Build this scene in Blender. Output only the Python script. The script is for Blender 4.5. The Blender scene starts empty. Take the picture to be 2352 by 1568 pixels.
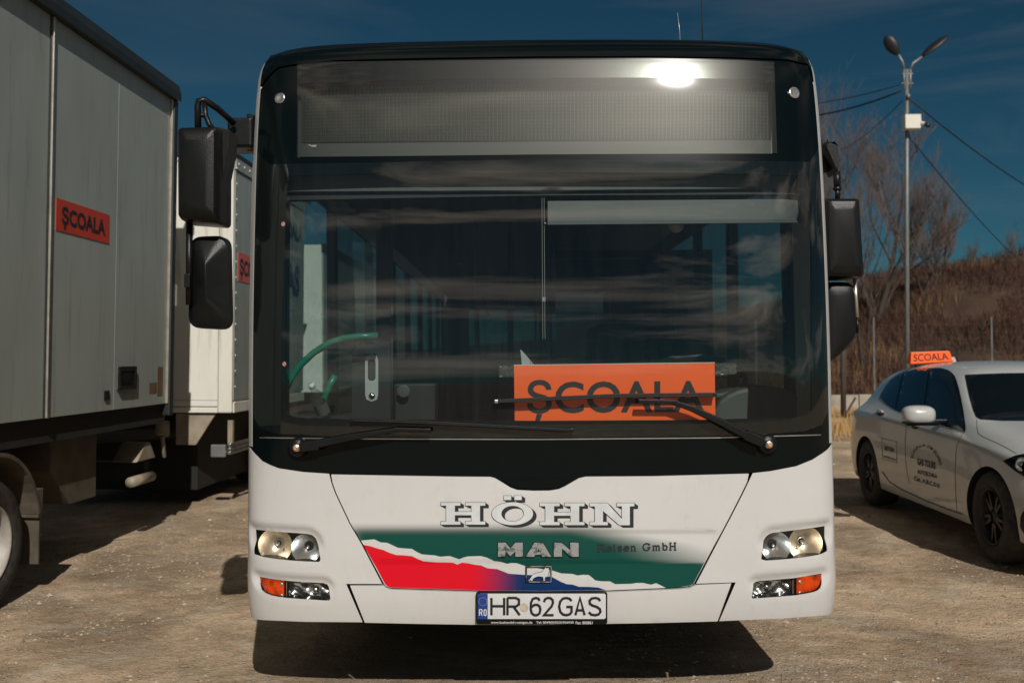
import bpy, bmesh, math, random
import numpy as np
from mathutils import Vector, Matrix, Euler, geometry, noise
from mathutils.bvhtree import BVHTree
R = math.radians
random.seed(7); rng = np.random.default_rng(11)
scene = bpy.context.scene
col = scene.collection

# ------------------------------------------------------------------ camera
FPX, CX, CY = 2287.0, 1176.0, 784.0
RM = Matrix.Rotation(R(90.93), 3, 'X') @ Matrix.Rotation(R(-0.45), 3, 'Z')
CAM = Vector((0, 0, 1.43))
cd = bpy.data.cameras.new('camera'); cam = bpy.data.objects.new('camera', cd); col.objects.link(cam)
cd.sensor_width = 36; cd.lens = 36 * FPX / 2352
cd.clip_start = 0.05; cd.clip_end = 2000
cd.dof.use_dof = True; cd.dof.focus_distance = 4.15; cd.dof.aperture_fstop = 3.6
cam.matrix_world = Matrix.Translation(CAM) @ RM.to_4x4()
scene.camera = cam

# ------------------------------------------------------------------ light
SUN_EL, SUN_AZ = 36.0, 13.2          # sun stands behind the camera, a little to the right
sdir = Vector((math.sin(R(SUN_AZ)) * math.cos(R(SUN_EL)), -math.cos(R(SUN_AZ)) * math.cos(R(SUN_EL)), math.sin(R(SUN_EL))))
sl = bpy.data.lights.new('sun', 'SUN'); sl.energy = 5.0; sl.angle = R(0.53); sl.color = (1.0, 0.945, 0.88)
so = bpy.data.objects.new('sun', sl); col.objects.link(so)
so.rotation_euler = sdir.to_track_quat('Z', 'Y').to_euler(); so.location = sdir * 60

world = bpy.data.worlds.new('World'); scene.world = world; world.use_nodes = True
wt = world.node_tree; wt.nodes.clear()
def wn(t, **k):
    n = wt.nodes.new(t)
    for a, b in k.items(): setattr(n, a, b)
    return n
sky = wn('ShaderNodeTexSky', sky_type='NISHITA', sun_disc=False, sun_elevation=R(SUN_EL), sun_rotation=R(180 - SUN_AZ),
         altitude=400, air_density=0.8, dust_density=0.15, ozone_density=2.5)
bg = wn('ShaderNodeBackground'); bg.inputs['Strength'].default_value = 0.05
tint = wn('ShaderNodeMix', data_type='RGBA', blend_type='MULTIPLY'); tint.inputs[0].default_value = 1.0
tint.inputs['B'].default_value = (0.20, 0.50, 0.51, 1)
tc = wn('ShaderNodeTexCoord'); mp = wn('ShaderNodeMapping')
mp.inputs['Scale'].default_value = (1.0, 1.0, 5.5); mp.inputs['Rotation'].default_value = (0.08, 0.12, 0.4)
nz = wn('ShaderNodeTexNoise'); nz.inputs['Scale'].default_value = 2.2; nz.inputs['Detail'].default_value = 7; nz.inputs['Roughness'].default_value = 0.58; nz.inputs['Distortion'].default_value = 0.6
cr = wn('ShaderNodeValToRGB'); cr.color_ramp.elements[0].position = 0.50; cr.color_ramp.elements[1].position = 0.72
cr.color_ramp.elements[0].color = (0, 0, 0, 1); cr.color_ramp.elements[1].color = (1, 1, 1, 1)
# cirrus is brightest round the sun (forward scattering)
dt = wn('ShaderNodeVectorMath', operation='DOT_PRODUCT'); dt.inputs[1].default_value = sdir
pw = wn('ShaderNodeMapRange'); pw.inputs[1].default_value = -0.6; pw.inputs[2].default_value = 1.0; pw.inputs[3].default_value = 0.16; pw.inputs[4].default_value = 1.0
pw2 = wn('ShaderNodeMath', operation='POWER'); pw2.inputs[1].default_value = 2.6
ml = wn('ShaderNodeMath', operation='MULTIPLY')
cm = wn('ShaderNodeMix', data_type='RGBA', blend_type='ADD')
cm.inputs['B'].default_value = (44, 35, 27, 1)
L = wt.links.new
L(sky.outputs[0], tint.inputs['A']); L(tc.outputs['Generated'], mp.inputs[0]); L(mp.outputs[0], nz.inputs[0]); L(nz.outputs[0], cr.inputs[0])
L(tc.outputs['Generated'], dt.inputs[0]); L(dt.outputs['Value'], pw.inputs[0]); L(pw.outputs[0], pw2.inputs[0])
L(pw2.outputs[0], ml.inputs[0]); L(cr.outputs[0], ml.inputs[1]); L(ml.outputs[0], cm.inputs[0]); L(tint.outputs['Result'], cm.inputs['A'])
L(cm.outputs['Result'], bg.inputs[0])
wo = wn('ShaderNodeOutputWorld'); L(bg.outputs[0], wo.inputs[0])
vs = scene.view_settings; vs.view_transform = 'Standard'; vs.look = 'None'; vs.gamma = 1.0; vs.exposure = -0.42; vs.use_curve_mapping = False
scene.cycles.max_bounces = 8; scene.cycles.transparent_max_bounces = 16; scene.cycles.glossy_bounces = 4; scene.cycles.diffuse_bounces = 2

# ------------------------------------------------------------------ helpers
def ray(px, py): return RM @ Vector(((px - CX) / FPX, -(py - CY) / FPX, -1))
def pt(px, py, Y):
    d = ray(px, py); return CAM + d * (Y / d.y)
RMT = np.array(RM.transposed())
def proj_np(P):
    d = (P - np.array(CAM)) @ RMT.T
    return np.stack([CX + FPX * d[..., 0] / -d[..., 2], CY - FPX * d[..., 1] / -d[..., 2]], -1)
def on_plane(px, py, O, N):
    d = ray(px, py); return CAM + d * ((O - CAM).dot(N) / d.dot(N))

def link(o, parent=None):
    col.objects.link(o)
    if parent is not None: o.parent = parent
    return o
def worldloc(o):
    v = Vector((0, 0, 0))
    while o is not None: v = v + o.location; o = o.parent
    return v
def thing(name, label, cat, loc=(0, 0, 0), group=None):
    o = bpy.data.objects.new(name, None); o.location = loc; o.empty_display_size = .2
    o['label'] = label; o['category'] = cat
    if group: o['group'] = group
    return link(o)
def tag(o, label=None, cat=None, group=None, kind=None):
    if label: o['label'] = label
    if cat: o['category'] = cat
    if group: o['group'] = group
    if kind: o['kind'] = kind
    return o
def mesh(name, V, F, m, parent=None, smooth=False, cols=None, bevel=0):
    """world-space vertices -> one object, child of parent (parents are only translated)"""
    off = worldloc(parent) if parent is not None else Vector((0, 0, 0))
    V = np.asarray([tuple(v) for v in V] if not isinstance(V, np.ndarray) else V, float) - np.array(off)
    me = bpy.data.meshes.new(name); me.from_pydata(V.tolist(), [], [list(map(int, f)) for f in F])
    if m: me.materials.append(m)
    if smooth: me.polygons.foreach_set('use_smooth', [True] * len(me.polygons))
    if cols is not None:
        a = me.color_attributes.new('Col', 'FLOAT_COLOR', 'POINT')
        c = np.ones((len(V), 4)); c[:, :3] = cols; a.data.foreach_set('color', c.ravel())
    me.update()
    o = bpy.data.objects.new(name, me); link(o, parent)
    if bevel:
        b = o.modifiers.new('bevel', 'BEVEL'); b.width = bevel; b.segments = 2; b.limit_method = 'ANGLE'; b.angle_limit = R(35); b.harden_normals = False
    return o
IDENT = (Vector((0, 0, 0)), Vector((1, 0, 0)), Vector((0, 1, 0)), Vector((0, 0, 1)))
class MB:
    """mesh builder working in a local frame (O, X, Y, Z)"""
    def __init__(s, fr=IDENT): s.V = []; s.F = []; s.fr = fr
    def w(s, p):
        O, X, Y, Z = s.fr; return O + X * p[0] + Y * p[1] + Z * p[2]
    def add(s, V, F):
        n = len(s.V); s.V += [s.w(v) for v in V]; s.F += [[i + n for i in f] for f in F]; return s
    def box(s, a, b):
        (x0, y0, z0), (x1, y1, z1) = a, b
        V = [(x, y, z) for z in (z0, z1) for y in (y0, y1) for x in (x0, x1)]
        return s.add(V, [(0, 2, 3, 1), (4, 5, 7, 6), (0, 1, 5, 4), (2, 6, 7, 3), (0, 4, 6, 2), (1, 3, 7, 5)])
    def prism(s, poly, lo, hi, axis=1):
        """extrude a 2-D polygon along an axis; poly in the two other axes"""
        def mk(p, t):
            if axis == 0: return (t, p[0], p[1])
            if axis == 1: return (p[0], t, p[1])
            return (p[0], p[1], t)
        n = len(poly); V = [mk(p, lo) for p in poly] + [mk(p, hi) for p in poly]
        F = [list(range(n))[::-1], [n + i for i in range(n)]] + [(i, (i + 1) % n, n + (i + 1) % n, n + i) for i in range(n)]
        return s.add(V, F)
    def tube(s, pts, r, n=8, cap=True, flat=1.0):
        pts = [Vector(p) for p in pts]; m = len(pts)
        rr = r if isinstance(r, (list, tuple)) else [r] * m
        prev = None; V = []; F = []
        for i, p in enumerate(pts):
            t = (pts[min(i + 1, m - 1)] - pts[max(i - 1, 0)]).normalized()
            if prev is None:
                a = Vector((0, 0, 1)) if abs(t.z) < .9 else Vector((0, 1, 0))
            else: a = prev
            u = (a - t * a.dot(t)).normalized(); prev = u; w = t.cross(u)
            for k in range(n):
                an = 2 * math.pi * k / n
                V.append(p + (u * math.cos(an) + w * math.sin(an) * flat) * rr[i])
        for i in range(m - 1):
            for k in range(n):
                F.append((i * n + k, i * n + (k + 1) % n, (i + 1) * n + (k + 1) % n, (i + 1) * n + k))
        if cap: F += [list(range(n))[::-1], [(m - 1) * n + k for k in range(n)]]
        return s.add(V, F)
    def lathe(s, prof, c, ax, n=32):
        """prof: (radius, along axis)"""
        ax = Vector(ax).normalized(); a = Vector((0, 0, 1)) if abs(ax.z) < .9 else Vector((1, 0, 0))
        u = (a - ax * a.dot(ax)).normalized(); w = ax.cross(u); c = Vector(c); V = []; F = []
        for r, h in prof:
            for k in range(n):
                an = 2 * math.pi * k / n; V.append(c + ax * h + (u * math.cos(an) + w * math.sin(an)) * r)
        for i in range(len(prof) - 1):
            for k in range(n): F.append((i * n + k, i * n + (k + 1) % n, (i + 1) * n + (k + 1) % n, (i + 1) * n + k))
        return s.add(V, F)
    def build(s, name, m, parent=None, smooth=False, bevel=0):
        return mesh(name, s.V, s.F, m, parent, smooth, None, bevel)
def autosmooth(o, ang=40):
    me = o.data; me.polygons.foreach_set('use_smooth', [True] * len(me.polygons))
    bm = bmesh.new(); bm.from_mesh(me)
    for e in bm.edges: e.smooth = (len(e.link_faces) == 2 and e.calc_face_angle(0) < R(ang))
    bm.to_mesh(me); bm.free(); return o

# ------------------------------------------------------------------ materials
def mat(name, c, rough=.5, metal=0, spec=.5, coat=0, var=0, vscale=3, bump=0, bscale=40, c2=None, vstretch=(1, 1, 1), dirt=None, emis=None, detail=5, lo=.35, hi=.65, coatr=.03):
    m = bpy.data.materials.new(name); m.use_nodes = True; nt = m.node_tree; b = nt.nodes['Principled BSDF']
    b.inputs['Base Color'].default_value = (*c, 1); b.inputs['Roughness'].default_value = rough; b.inputs['Metallic'].default_value = metal
    b.inputs['Specular IOR Level'].default_value = spec; b.inputs['Coat Weight'].default_value = coat; b.inputs['Coat Roughness'].default_value = coatr
    t = nt.nodes.new('ShaderNodeTexCoord'); mpn = nt.nodes.new('ShaderNodeMapping'); mpn.inputs['Scale'].default_value = vstretch
    nt.links.new(t.outputs['Object'], mpn.inputs[0])
    if var or c2:
        n = nt.nodes.new('ShaderNodeTexNoise'); n.inputs['Scale'].default_value = vscale; n.inputs['Detail'].default_value = detail; n.inputs['Roughness'].default_value = .6
        nt.links.new(mpn.outputs[0], n.inputs[0])
        mr = nt.nodes.new('ShaderNodeMapRange'); mr.inputs[1].default_value = lo; mr.inputs[2].default_value = hi
        nt.links.new(n.outputs[0], mr.inputs[0])
        x = nt.nodes.new('ShaderNodeMix'); x.data_type = 'RGBA'
        ca = c2 if c2 else tuple(v * (1 - var) for v in c)
        x.inputs['A'].default_value = (*c, 1); x.inputs['B'].default_value = (*ca, 1)
        nt.links.new(mr.outputs[0], x.inputs[0]); nt.links.new(x.outputs['Result'], b.inputs['Base Color'])
        m['mix'] = x.name
    if bump:
        n2 = nt.nodes.new('ShaderNodeTexNoise'); n2.inputs['Scale'].default_value = bscale; n2.inputs['Detail'].default_value = 4
        nt.links.new(mpn.outputs[0], n2.inputs[0])
        bp = nt.nodes.new('ShaderNodeBump'); bp.inputs['Strength'].default_value = bump; bp.inputs['Distance'].default_value = .01
        nt.links.new(n2.outputs[0], bp.inputs['Height']); nt.links.new(bp.outputs[0], b.inputs['Normal'])
    if emis: b.inputs['Emission Color'].default_value = (*emis, 1); b.inputs['Emission Strength'].default_value = 1
    return m
def attr_mat(name, rough=.35, coat=.3, spec=.5):
    m = mat(name, (1, 1, 1), rough, coat=coat, spec=spec); nt = m.node_tree
    a = nt.nodes.new('ShaderNodeAttribute'); a.attribute_name = 'Col'
    nt.links.new(a.outputs['Color'], nt.nodes['Principled BSDF'].inputs['Base Color']); return m
def glass(name, tintc=(.7, .75, .72), dust=.02, ior=1.5, rough=.0, haze=0.0, hrough=.35, dustcol=(.5, .5, .45), streak=True):
    m = bpy.data.materials.new(name); m.use_nodes = True; nt = m.node_tree; nt.nodes.clear(); N = nt.nodes.new; K = nt.links.new
    tr = N('ShaderNodeBsdfTransparent'); tr.inputs[0].default_value = (*tintc, 1)
    gl = N('ShaderNodeBsdfGlossy'); gl.inputs['Roughness'].default_value = rough; gl.inputs[0].default_value = (1, 1, 1, 1)
    fr = N('ShaderNodeFresnel'); ge = N('ShaderNodeNewGeometry'); p1 = N('ShaderNodeMath'); p1.operation = 'MULTIPLY_ADD'; p1.inputs[1].default_value = -2; p1.inputs[2].default_value = 1; K(ge.outputs['Backfacing'], p1.inputs[0])
    p2 = N('ShaderNodeMath'); p2.operation = 'POWER'; p2.inputs[0].default_value = ior; K(p1.outputs[0], p2.inputs[1]); K(p2.outputs[0], fr.inputs[0])
    mx = N('ShaderNodeMixShader'); K(fr.outputs[0], mx.inputs[0]); K(tr.outputs[0], mx.inputs[1]); K(gl.outputs[0], mx.inputs[2])
    last = mx
    if haze:
        g2 = N('ShaderNodeBsdfGlossy'); g2.inputs['Roughness'].default_value = hrough; g2.inputs[0].default_value = (1, .97, .9, 1)
        m2 = N('ShaderNodeMixShader'); m2.inputs[0].default_value = haze; K(last.outputs[0], m2.inputs[1]); K(g2.outputs[0], m2.inputs[2]); last = m2
    if dust:
        d = N('ShaderNodeBsdfDiffuse'); d.inputs[0].default_value = (*dustcol, 1)
        t = N('ShaderNodeTexCoord'); mp_ = N('ShaderNodeMapping'); mp_.inputs['Scale'].default_value = (14, 1, 1.2) if streak else (3, 3, 3)
        n = N('ShaderNodeTexNoise'); n.inputs['Scale'].default_value = 2.5; n.inputs['Detail'].default_value = 8; n.inputs['Roughness'].default_value = .65
        K(t.outputs['Object'], mp_.inputs[0]); K(mp_.outputs[0], n.inputs[0])
        n3 = N('ShaderNodeTexNoise'); n3.inputs['Scale'].default_value = 1.3; n3.inputs['Detail'].default_value = 2; K(t.outputs['Object'], n3.inputs[0])
        mu = N('ShaderNodeMath'); mu.operation = 'MULTIPLY'; K(n.outputs[0], mu.inputs[0]); K(n3.outputs[0], mu.inputs[1])
        # specks
        vo = N('ShaderNodeTexVoronoi'); vo.inputs['Scale'].default_value = 26; K(t.outputs['Object'], vo.inputs[0])
        sp = N('ShaderNodeMapRange'); sp.inputs[1].default_value = .035; sp.inputs[2].default_value = .02; sp.inputs[3].default_value = 0; sp.inputs[4].default_value = dust * 4; K(vo.outputs['Distance'], sp.inputs[0])
        mr = N('ShaderNodeMapRange'); mr.inputs[1].default_value = .08; mr.inputs[2].default_value = .42; mr.inputs[3].default_value = dust * .35; mr.inputs[4].default_value = dust * 2.0; K(mu.outputs[0], mr.inputs[0])
        ad = N('ShaderNodeMath'); ad.operation = 'ADD'; K(mr.outputs[0], ad.inputs[0]); K(sp.outputs[0], ad.inputs[1])
        m3 = N('ShaderNodeMixShader'); K(ad.outputs[0], m3.inputs[0]); K(last.outputs[0], m3.inputs[1]); K(d.outputs[0], m3.inputs[2]); last = m3
    o = N('ShaderNodeOutputMaterial'); K(last.outputs[0], o.inputs[0]); return m

M = {}
M['white_paint'] = mat('white_paint', (.56, .555, .54), .32, coat=.5, var=.06, vscale=1.6, coatr=.08)
M['white_side'] = mat('white_side', (.72, .71, .67), .4, coat=.2, var=.08)
M['black_gloss'] = mat('black_gloss', (.002, .0045, .005), .14, spec=.22, coat=.0, bump=.01, bscale=9)
M['black_plastic'] = mat('black_plastic', (.006, .007, .007), .34, spec=.3, var=.4, vscale=9, bump=.15, bscale=260)
M['black_matt'] = mat('black_matt', (.012, .013, .013), .7, spec=.3)
M['rubber'] = mat('rubber', (.02, .019, .018), .75, spec=.3, var=.3, vscale=20, c2=(.05, .043, .034))
M['chrome'] = mat('chrome', (.75, .75, .73), .12, metal=1, bump=.05, bscale=30)
M['bright_metal'] = mat('bright_metal', (.65, .64, .6), .35, metal=1, var=.3, vscale=12)
M['reflector'] = mat('reflector', (.86, .86, .85), .22, metal=1, bump=.25, bscale=14)
M['rust'] = mat('rust', (.45, .2, .1), .6, var=.4, vscale=80)
M['amber'] = mat('amber', (.66, .058, .002), .2, coat=.3, c2=(.13, .006, .001), vscale=17)
M['orange_sign'] = mat('orange_sign', (1.0, .12, .008), .45, coat=.35, var=.06, vscale=5)
M['red_sign'] = mat('red_sign', (.55, .05, .022), .5, var=.1)
M['red_sign_faded'] = mat('red_sign_faded', (.55, .12, .11), .55, var=.1)
M['black_ink'] = mat('black_ink', (.012, .014, .016), .45)
M['navy_ink'] = mat('navy_ink', (.02, .04, .11), .5)
M['grey_ink'] = mat('grey_ink', (.010, .012, .012), .5)
M['silver_ink'] = mat('silver_ink', (.60, .63, .63), .4, metal=.1, var=.15, vscale=14)
M['worn_chrome'] = mat('worn_chrome', (.34, .35, .35), .42, metal=.5, c2=(.03, .03, .03), vscale=22, lo=.5, hi=.62, bump=.2, bscale=120)
M['decal'] = attr_mat('decal', .45, .0, .25)
M['plate_white'] = mat('plate_white', (.62, .64, .64), .35, var=.08, vscale=12)
M['plate_blue'] = mat('plate_blue', (.012, .045, .23), .4)
M['yellow'] = mat('yellow', (.7, .55, .1), .5)
M['interior'] = mat('interior', (.012, .0135, .0135), .65, var=.3)
M['interior_grey'] = mat('interior_grey', (.06, .065, .062), .6, var=.15)
M['interior_light'] = mat('interior_light', (.26, .26, .25), .6)
M['blind'] = mat('blind', (.10, .10, .10), .6, var=.12, vscale=6)
M['green_rail'] = mat('green_rail', (.008, .14, .085), .35)
M['seat'] = mat('seat', (.015, .02, .026), .85, var=.5, vscale=30)
M['led_face'] = mat('led_face', (.11, .12, .10), .5)
M['led_frame'] = mat('led_frame', (.006, .007, .006), .5)
M['led_case'] = mat('led_case', (.055, .06, .06), .55)
M['door_glass'] = glass('door_glass', (.86, .92, .90), dust=.012)
M['windscreen'] = glass('windscreen', (.74, .81, .79), dust=.008, ior=1.6, dustcol=(.45, .5, .48))
M['display_glass'] = glass('display_glass', (.62, .66, .62), dust=.007, rough=.042, haze=.011, hrough=.33)
M['side_glass'] = glass('side_glass', (.25, .31, .29), dust=.012)
M['lamp_glass'] = glass('lamp_glass', (.93, .94, .93), dust=.01, streak=False)
M['dark_tint'] = glass('dark_tint', (.10, .12, .13), dust=.01, streak=False, ior=1.6)
M['tape'] = glass('tape', (.8, .82, .82), dust=.12, rough=.1, streak=False)
M['bottle'] = glass('bottle', (.75, .85, .85), dust=.05, streak=False)
M['panel_grey'] = mat('panel_grey', (.33, .36, .325), .42, c2=(.265, .29, .26), vscale=1.1, vstretch=(1, 1, .5), bump=.03, bscale=5, coat=.15)
M['panel_white'] = mat('panel_white', (.68, .67, .60), .45, c2=(.6, .56, .46), vscale=1.4, vstretch=(1.5, 1.5, .5), lo=.45, hi=.75)
M['alu_trim'] = mat('alu_trim', (.62, .57, .49), .35, metal=.7, var=.3, vscale=8)
M['dark_rail'] = mat('dark_rail', (.02, .026, .026), .5, var=.3)
M['chassis'] = mat('chassis', (.008, .008, .008), .8, c2=(.014, .012, .01), vscale=5)
M['dirty_metal'] = mat('dirty_metal', (.105, .085, .06), .65, c2=(.06, .048, .034), vscale=6, bump=.1, bscale=40)
M['dirty_white'] = mat('dirty_white', (.33, .28, .21), .6, c2=(.2, .17, .12), vscale=6)
M['galv'] = mat('galv', (.21, .22, .22), .5, metal=.3, c2=(.15, .16, .16), vscale=9, vstretch=(1, 1, .4))
M['box_cream'] = mat('box_cream', (.68, .66, .58), .5, var=.08)
M['lamp_black'] = mat('lamp_black', (.01, .011, .012), .5)
M['concrete'] = mat('concrete', (.40, .36, .29), .85, c2=(.25, .22, .17), vscale=3, bump=.5, bscale=30)
M['cable'] = mat('cable', (.012, .014, .016), .6)
M['car_white'] = mat('car_white', (.43, .445, .43), .3, coat=.6, var=.05, coatr=.04)
M['wood_post'] = mat('wood_post', (.06, .045, .035), .8, var=.4, vscale=12)
M['side_glass_clear'] = glass('side_glass_clear', (.62, .72, .68), dust=.03)
M['interior_light2'] = mat('interior_light2', (.34, .36, .35), .5)
M['rim_paint'] = mat('rim_paint', (.42, .39, .34), .5, var=.35, vscale=8)

M['thin_wire'] = mat('thin_wire', (.05, .04, .03), .7)
def add_streaks(m, colr, amt, sc=(5, 5, .35), scale=3.0, lo=.52, hi=.75):
    """rain and rust streaks running down a panel"""
    nt = m.node_tree; N = nt.nodes.new; K = nt.links.new; b = nt.nodes['Principled BSDF']; src = b.inputs['Base Color'].links[0].from_socket
    t = N('ShaderNodeTexCoord'); mp_ = N('ShaderNodeMapping'); mp_.inputs['Scale'].default_value = sc; n = N('ShaderNodeTexNoise'); n.inputs['Scale'].default_value = scale; n.inputs['Detail'].default_value = 8; n.inputs['Roughness'].default_value = .7
    K(t.outputs['Object'], mp_.inputs[0]); K(mp_.outputs[0], n.inputs[0]); r = N('ShaderNodeMapRange'); r.inputs[1].default_value = lo; r.inputs[2].default_value = hi; r.inputs[4].default_value = amt; K(n.outputs[0], r.inputs[0])
    x = N('ShaderNodeMix'); x.data_type = 'RGBA'; x.inputs['B'].default_value = (*colr, 1); K(r.outputs[0], x.inputs[0]); K(src, x.inputs['A']); K(x.outputs['Result'], b.inputs['Base Color'])
add_streaks(M['panel_grey'], (.16, .13, .09), .55); add_streaks(M['panel_white'], (.30, .22, .13), .7)
add_streaks(M['white_paint'], (.36, .33, .28), .28, (2, 2, 1), 9, .55, .8); add_streaks(M['white_paint'], (.2, .17, .13), .5, (1, 1, 1), 130, .70, .76)
add_streaks(M['car_white'], (.25, .22, .18), .3, (1, 1, 1.5), 5, .5, .8)
# ------------------------------------------------------------------ noise + terrain
def vnoise(x, y, seed=0):
    xi = np.floor(x).astype(np.int64); yi = np.floor(y).astype(np.int64); fx = x - xi; fy = y - yi
    fx = fx * fx * (3 - 2 * fx); fy = fy * fy * (3 - 2 * fy)
    def h(a, b):
        n = (a * 374761393 + b * 668265263 + seed * 974711) & 0x7fffffff
        n = ((n ^ (n >> 13)) * 1274126177) & 0x7fffffff
        return ((n ^ (n >> 16)) & 0xffff) / 65535.0
    return (h(xi, yi) * (1 - fx) + h(xi + 1, yi) * fx) * (1 - fy) + (h(xi, yi + 1) * (1 - fx) + h(xi + 1, yi + 1) * fx) * fy
def fbm(x, y, sc, octv=4, seed=0):
    t = 0; a = .5; s = 0
    for i in range(octv): t = t + a * vnoise(x * sc, y * sc, seed + i); s += a; a *= .5; sc *= 2.03
    return t / s - .5
def sstep(t): t = np.clip(t, 0, 1); return t * t * (3 - 2 * t)
def terrain(x, y):
    x = np.asarray(x, float); y = np.asarray(y, float)
    crest = np.interp(x, [-60, -10, 10, 18.5, 21, 25, 29, 50, 120], [1.2, 1.6, 2.8, 4.9, 5.8, 6.3, 7.0, 8.4, 10])
    z = crest * sstep((y - 26.5) / 29.)
    z = z + 4.0 * sstep((-y - 34) / 40.) * (1 + .3 * np.sin(x * .05))
    rough = fbm(x, y, .35, 4, 3) * .5 * sstep((y - 26) / 8.)
    near = fbm(x, y, .8, 5, 9) * .07 - .018 * np.exp(-((x + 2.05 + .15 * np.sin(y * .7)) / .22) ** 2) - .015 * np.exp(-((x - 2.3 - .2 * np.sin(y * .5)) / .22) ** 2) + fbm(x, y, .8, 2, 19) * 0 * sstep((y - 1) / 5 + .3) + fbm(x, y, 6., 3, 5) * .012
    damp = np.exp(-((x - .1) ** 2 / 6 + (y - 4.6) ** 2 / 5))
    return z + rough + near * (1 - .5 * damp) - .01
def ground_z(x, y): return float(terrain(np.array([x]), np.array([y]))[0])

def ground_material():
    m = mat('gravel_soil', (.56, .42, .28), .95, spec=.15, c2=(.39, .28, .18), vscale=1.1, detail=9, lo=.38, hi=.62)
    nt = m.node_tree; N = nt.nodes.new; K = nt.links.new; b = nt.nodes['Principled BSDF']
    tc_ = N('ShaderNodeTexCoord'); x0 = nt.nodes[m['mix']]
    n = N('ShaderNodeTexNoise'); n.inputs['Scale'].default_value = 38; n.inputs['Detail'].default_value = 8; n.inputs['Roughness'].default_value = .75; K(tc_.outputs['Object'], n.inputs[0])
    r = N('ShaderNodeMapRange'); r.inputs[1].default_value = .35; r.inputs[2].default_value = .68; r.inputs[3].default_value = .72; r.inputs[4].default_value = 1.25; K(n.outputs[0], r.inputs[0])
    mu = N('ShaderNodeMix'); mu.data_type = 'RGBA'; mu.blend_type = 'MULTIPLY'; mu.inputs[0].default_value = 1
    K(x0.outputs['Result'], mu.inputs['A']); K(r.outputs[0], mu.inputs['B'])
    # pale dusty patches
    n5 = N('ShaderNodeTexNoise'); n5.inputs['Scale'].default_value = 2.7; n5.inputs['Detail'].default_value = 6; n5.inputs['Distortion'].default_value = .8; K(tc_.outputs['Object'], n5.inputs[0])
    r5 = N('ShaderNodeMapRange'); r5.inputs[1].default_value = .5; r5.inputs[2].default_value = .66; K(n5.outputs[0], r5.inputs[0])
    pm = N('ShaderNodeMix'); pm.data_type = 'RGBA'; pm.inputs['B'].default_value = (.52, .44, .33, 1)
    mm = N('ShaderNodeMath'); mm.operation = 'MULTIPLY'; mm.inputs[1].default_value = .55; K(r5.outputs[0], mm.inputs[0]); K(mm.outputs[0], pm.inputs[0]); K(mu.outputs['Result'], pm.inputs['A'])
    # small pebbles and pits
    v = N('ShaderNodeTexVoronoi'); v.inputs['Scale'].default_value = 55; v.inputs['Randomness'].default_value = 1; K(tc_.outputs['Object'], v.inputs[0])
    vr = N('ShaderNodeMapRange'); vr.inputs[1].default_value = .0; vr.inputs[2].default_value = .45; vr.inputs[3].default_value = 1; vr.inputs[4].default_value = 0; K(v.outputs['Distance'], vr.inputs[0])
    g = N('ShaderNodeSeparateColor'); K(v.outputs['Color'], g.inputs[0])
    sel = N('ShaderNodeMapRange'); sel.inputs[1].default_value = .6; sel.inputs[2].default_value = .8; K(g.outputs[0], sel.inputs[0])
    mk = N('ShaderNodeMath'); mk.operation = 'MULTIPLY'; K(vr.outputs[0], mk.inputs[0]); K(sel.outputs[0], mk.inputs[1])
    pc = N('ShaderNodeMix'); pc.data_type = 'RGBA'; pc.inputs['B'].default_value = (.56, .50, .40, 1); K(mk.outputs[0], pc.inputs[0]); K(pm.outputs['Result'], pc.inputs['A'])
    # damp / oily patches and darker ruts, several sizes
    n7 = N('ShaderNodeTexNoise'); n7.inputs['Scale'].default_value = .55; n7.inputs['Detail'].default_value = 10; n7.inputs['Roughness'].default_value = .68; n7.inputs['Distortion'].default_value = 1.2; K(tc_.outputs['Object'], n7.inputs[0])
    r7 = N('ShaderNodeMapRange'); r7.inputs[1].default_value = .44; r7.inputs[2].default_value = .62; r7.inputs[3].default_value = .72; r7.inputs[4].default_value = 1.25; K(n7.outputs[0], r7.inputs[0])
    m7 = N('ShaderNodeMix'); m7.data_type = 'RGBA'; m7.blend_type = 'MULTIPLY'; m7.inputs[0].default_value = 1; K(pc.outputs['Result'], m7.inputs['A']); K(r7.outputs[0], m7.inputs['B'])
    K(m7.outputs['Result'], b.inputs['Base Color'])
    ad = N('ShaderNodeMath'); ad.operation = 'ADD'; K(n.outputs[0], ad.inputs[0]); K(mk.outputs[0], ad.inputs[1])
    bp = N('ShaderNodeBump'); bp.inputs['Strength'].default_value = .9; bp.inputs['Distance'].default_value = .018; K(ad.outputs[0], bp.inputs['Height'])
    n6 = N('ShaderNodeTexNoise'); n6.inputs['Scale'].default_value = 7; n6.inputs['Detail'].default_value = 5; K(tc_.outputs['Object'], n6.inputs[0])
    bp2 = N('ShaderNodeBump'); bp2.inputs['Strength'].default_value = .45; bp2.inputs['Distance'].default_value = .07; K(n6.outputs[0], bp2.inputs['Height']); K(bp.outputs[0], bp2.inputs['Normal'])
    K(bp2.outputs[0], b.inputs['Normal']); return m
def grid_coords(n, a, b, c): t = np.linspace(-1, 1, n); return c + a * np.sinh(b * t)
gx = grid_coords(400, 1.9, 5.8, 0.5); gy = grid_coords(420, 1.9, 5.8, 5.5)
X, Y = np.meshgrid(gx, gy); Z = terrain(X, Y)
GV = np.stack([X, Y, Z], -1).reshape(-1, 3)
ny, nx = X.shape
idx = np.arange(nx * ny).reshape(ny, nx)
GF = np.stack([idx[:-1, :-1], idx[:-1, 1:], idx[1:, 1:], idx[1:, :-1]], -1).reshape(-1, 4)
cen = GV[GF].mean(1)
hillmask = (cen[:, 1] > 26.2) | (cen[:, 1] < -36)
M['soil'] = ground_material()
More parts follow.
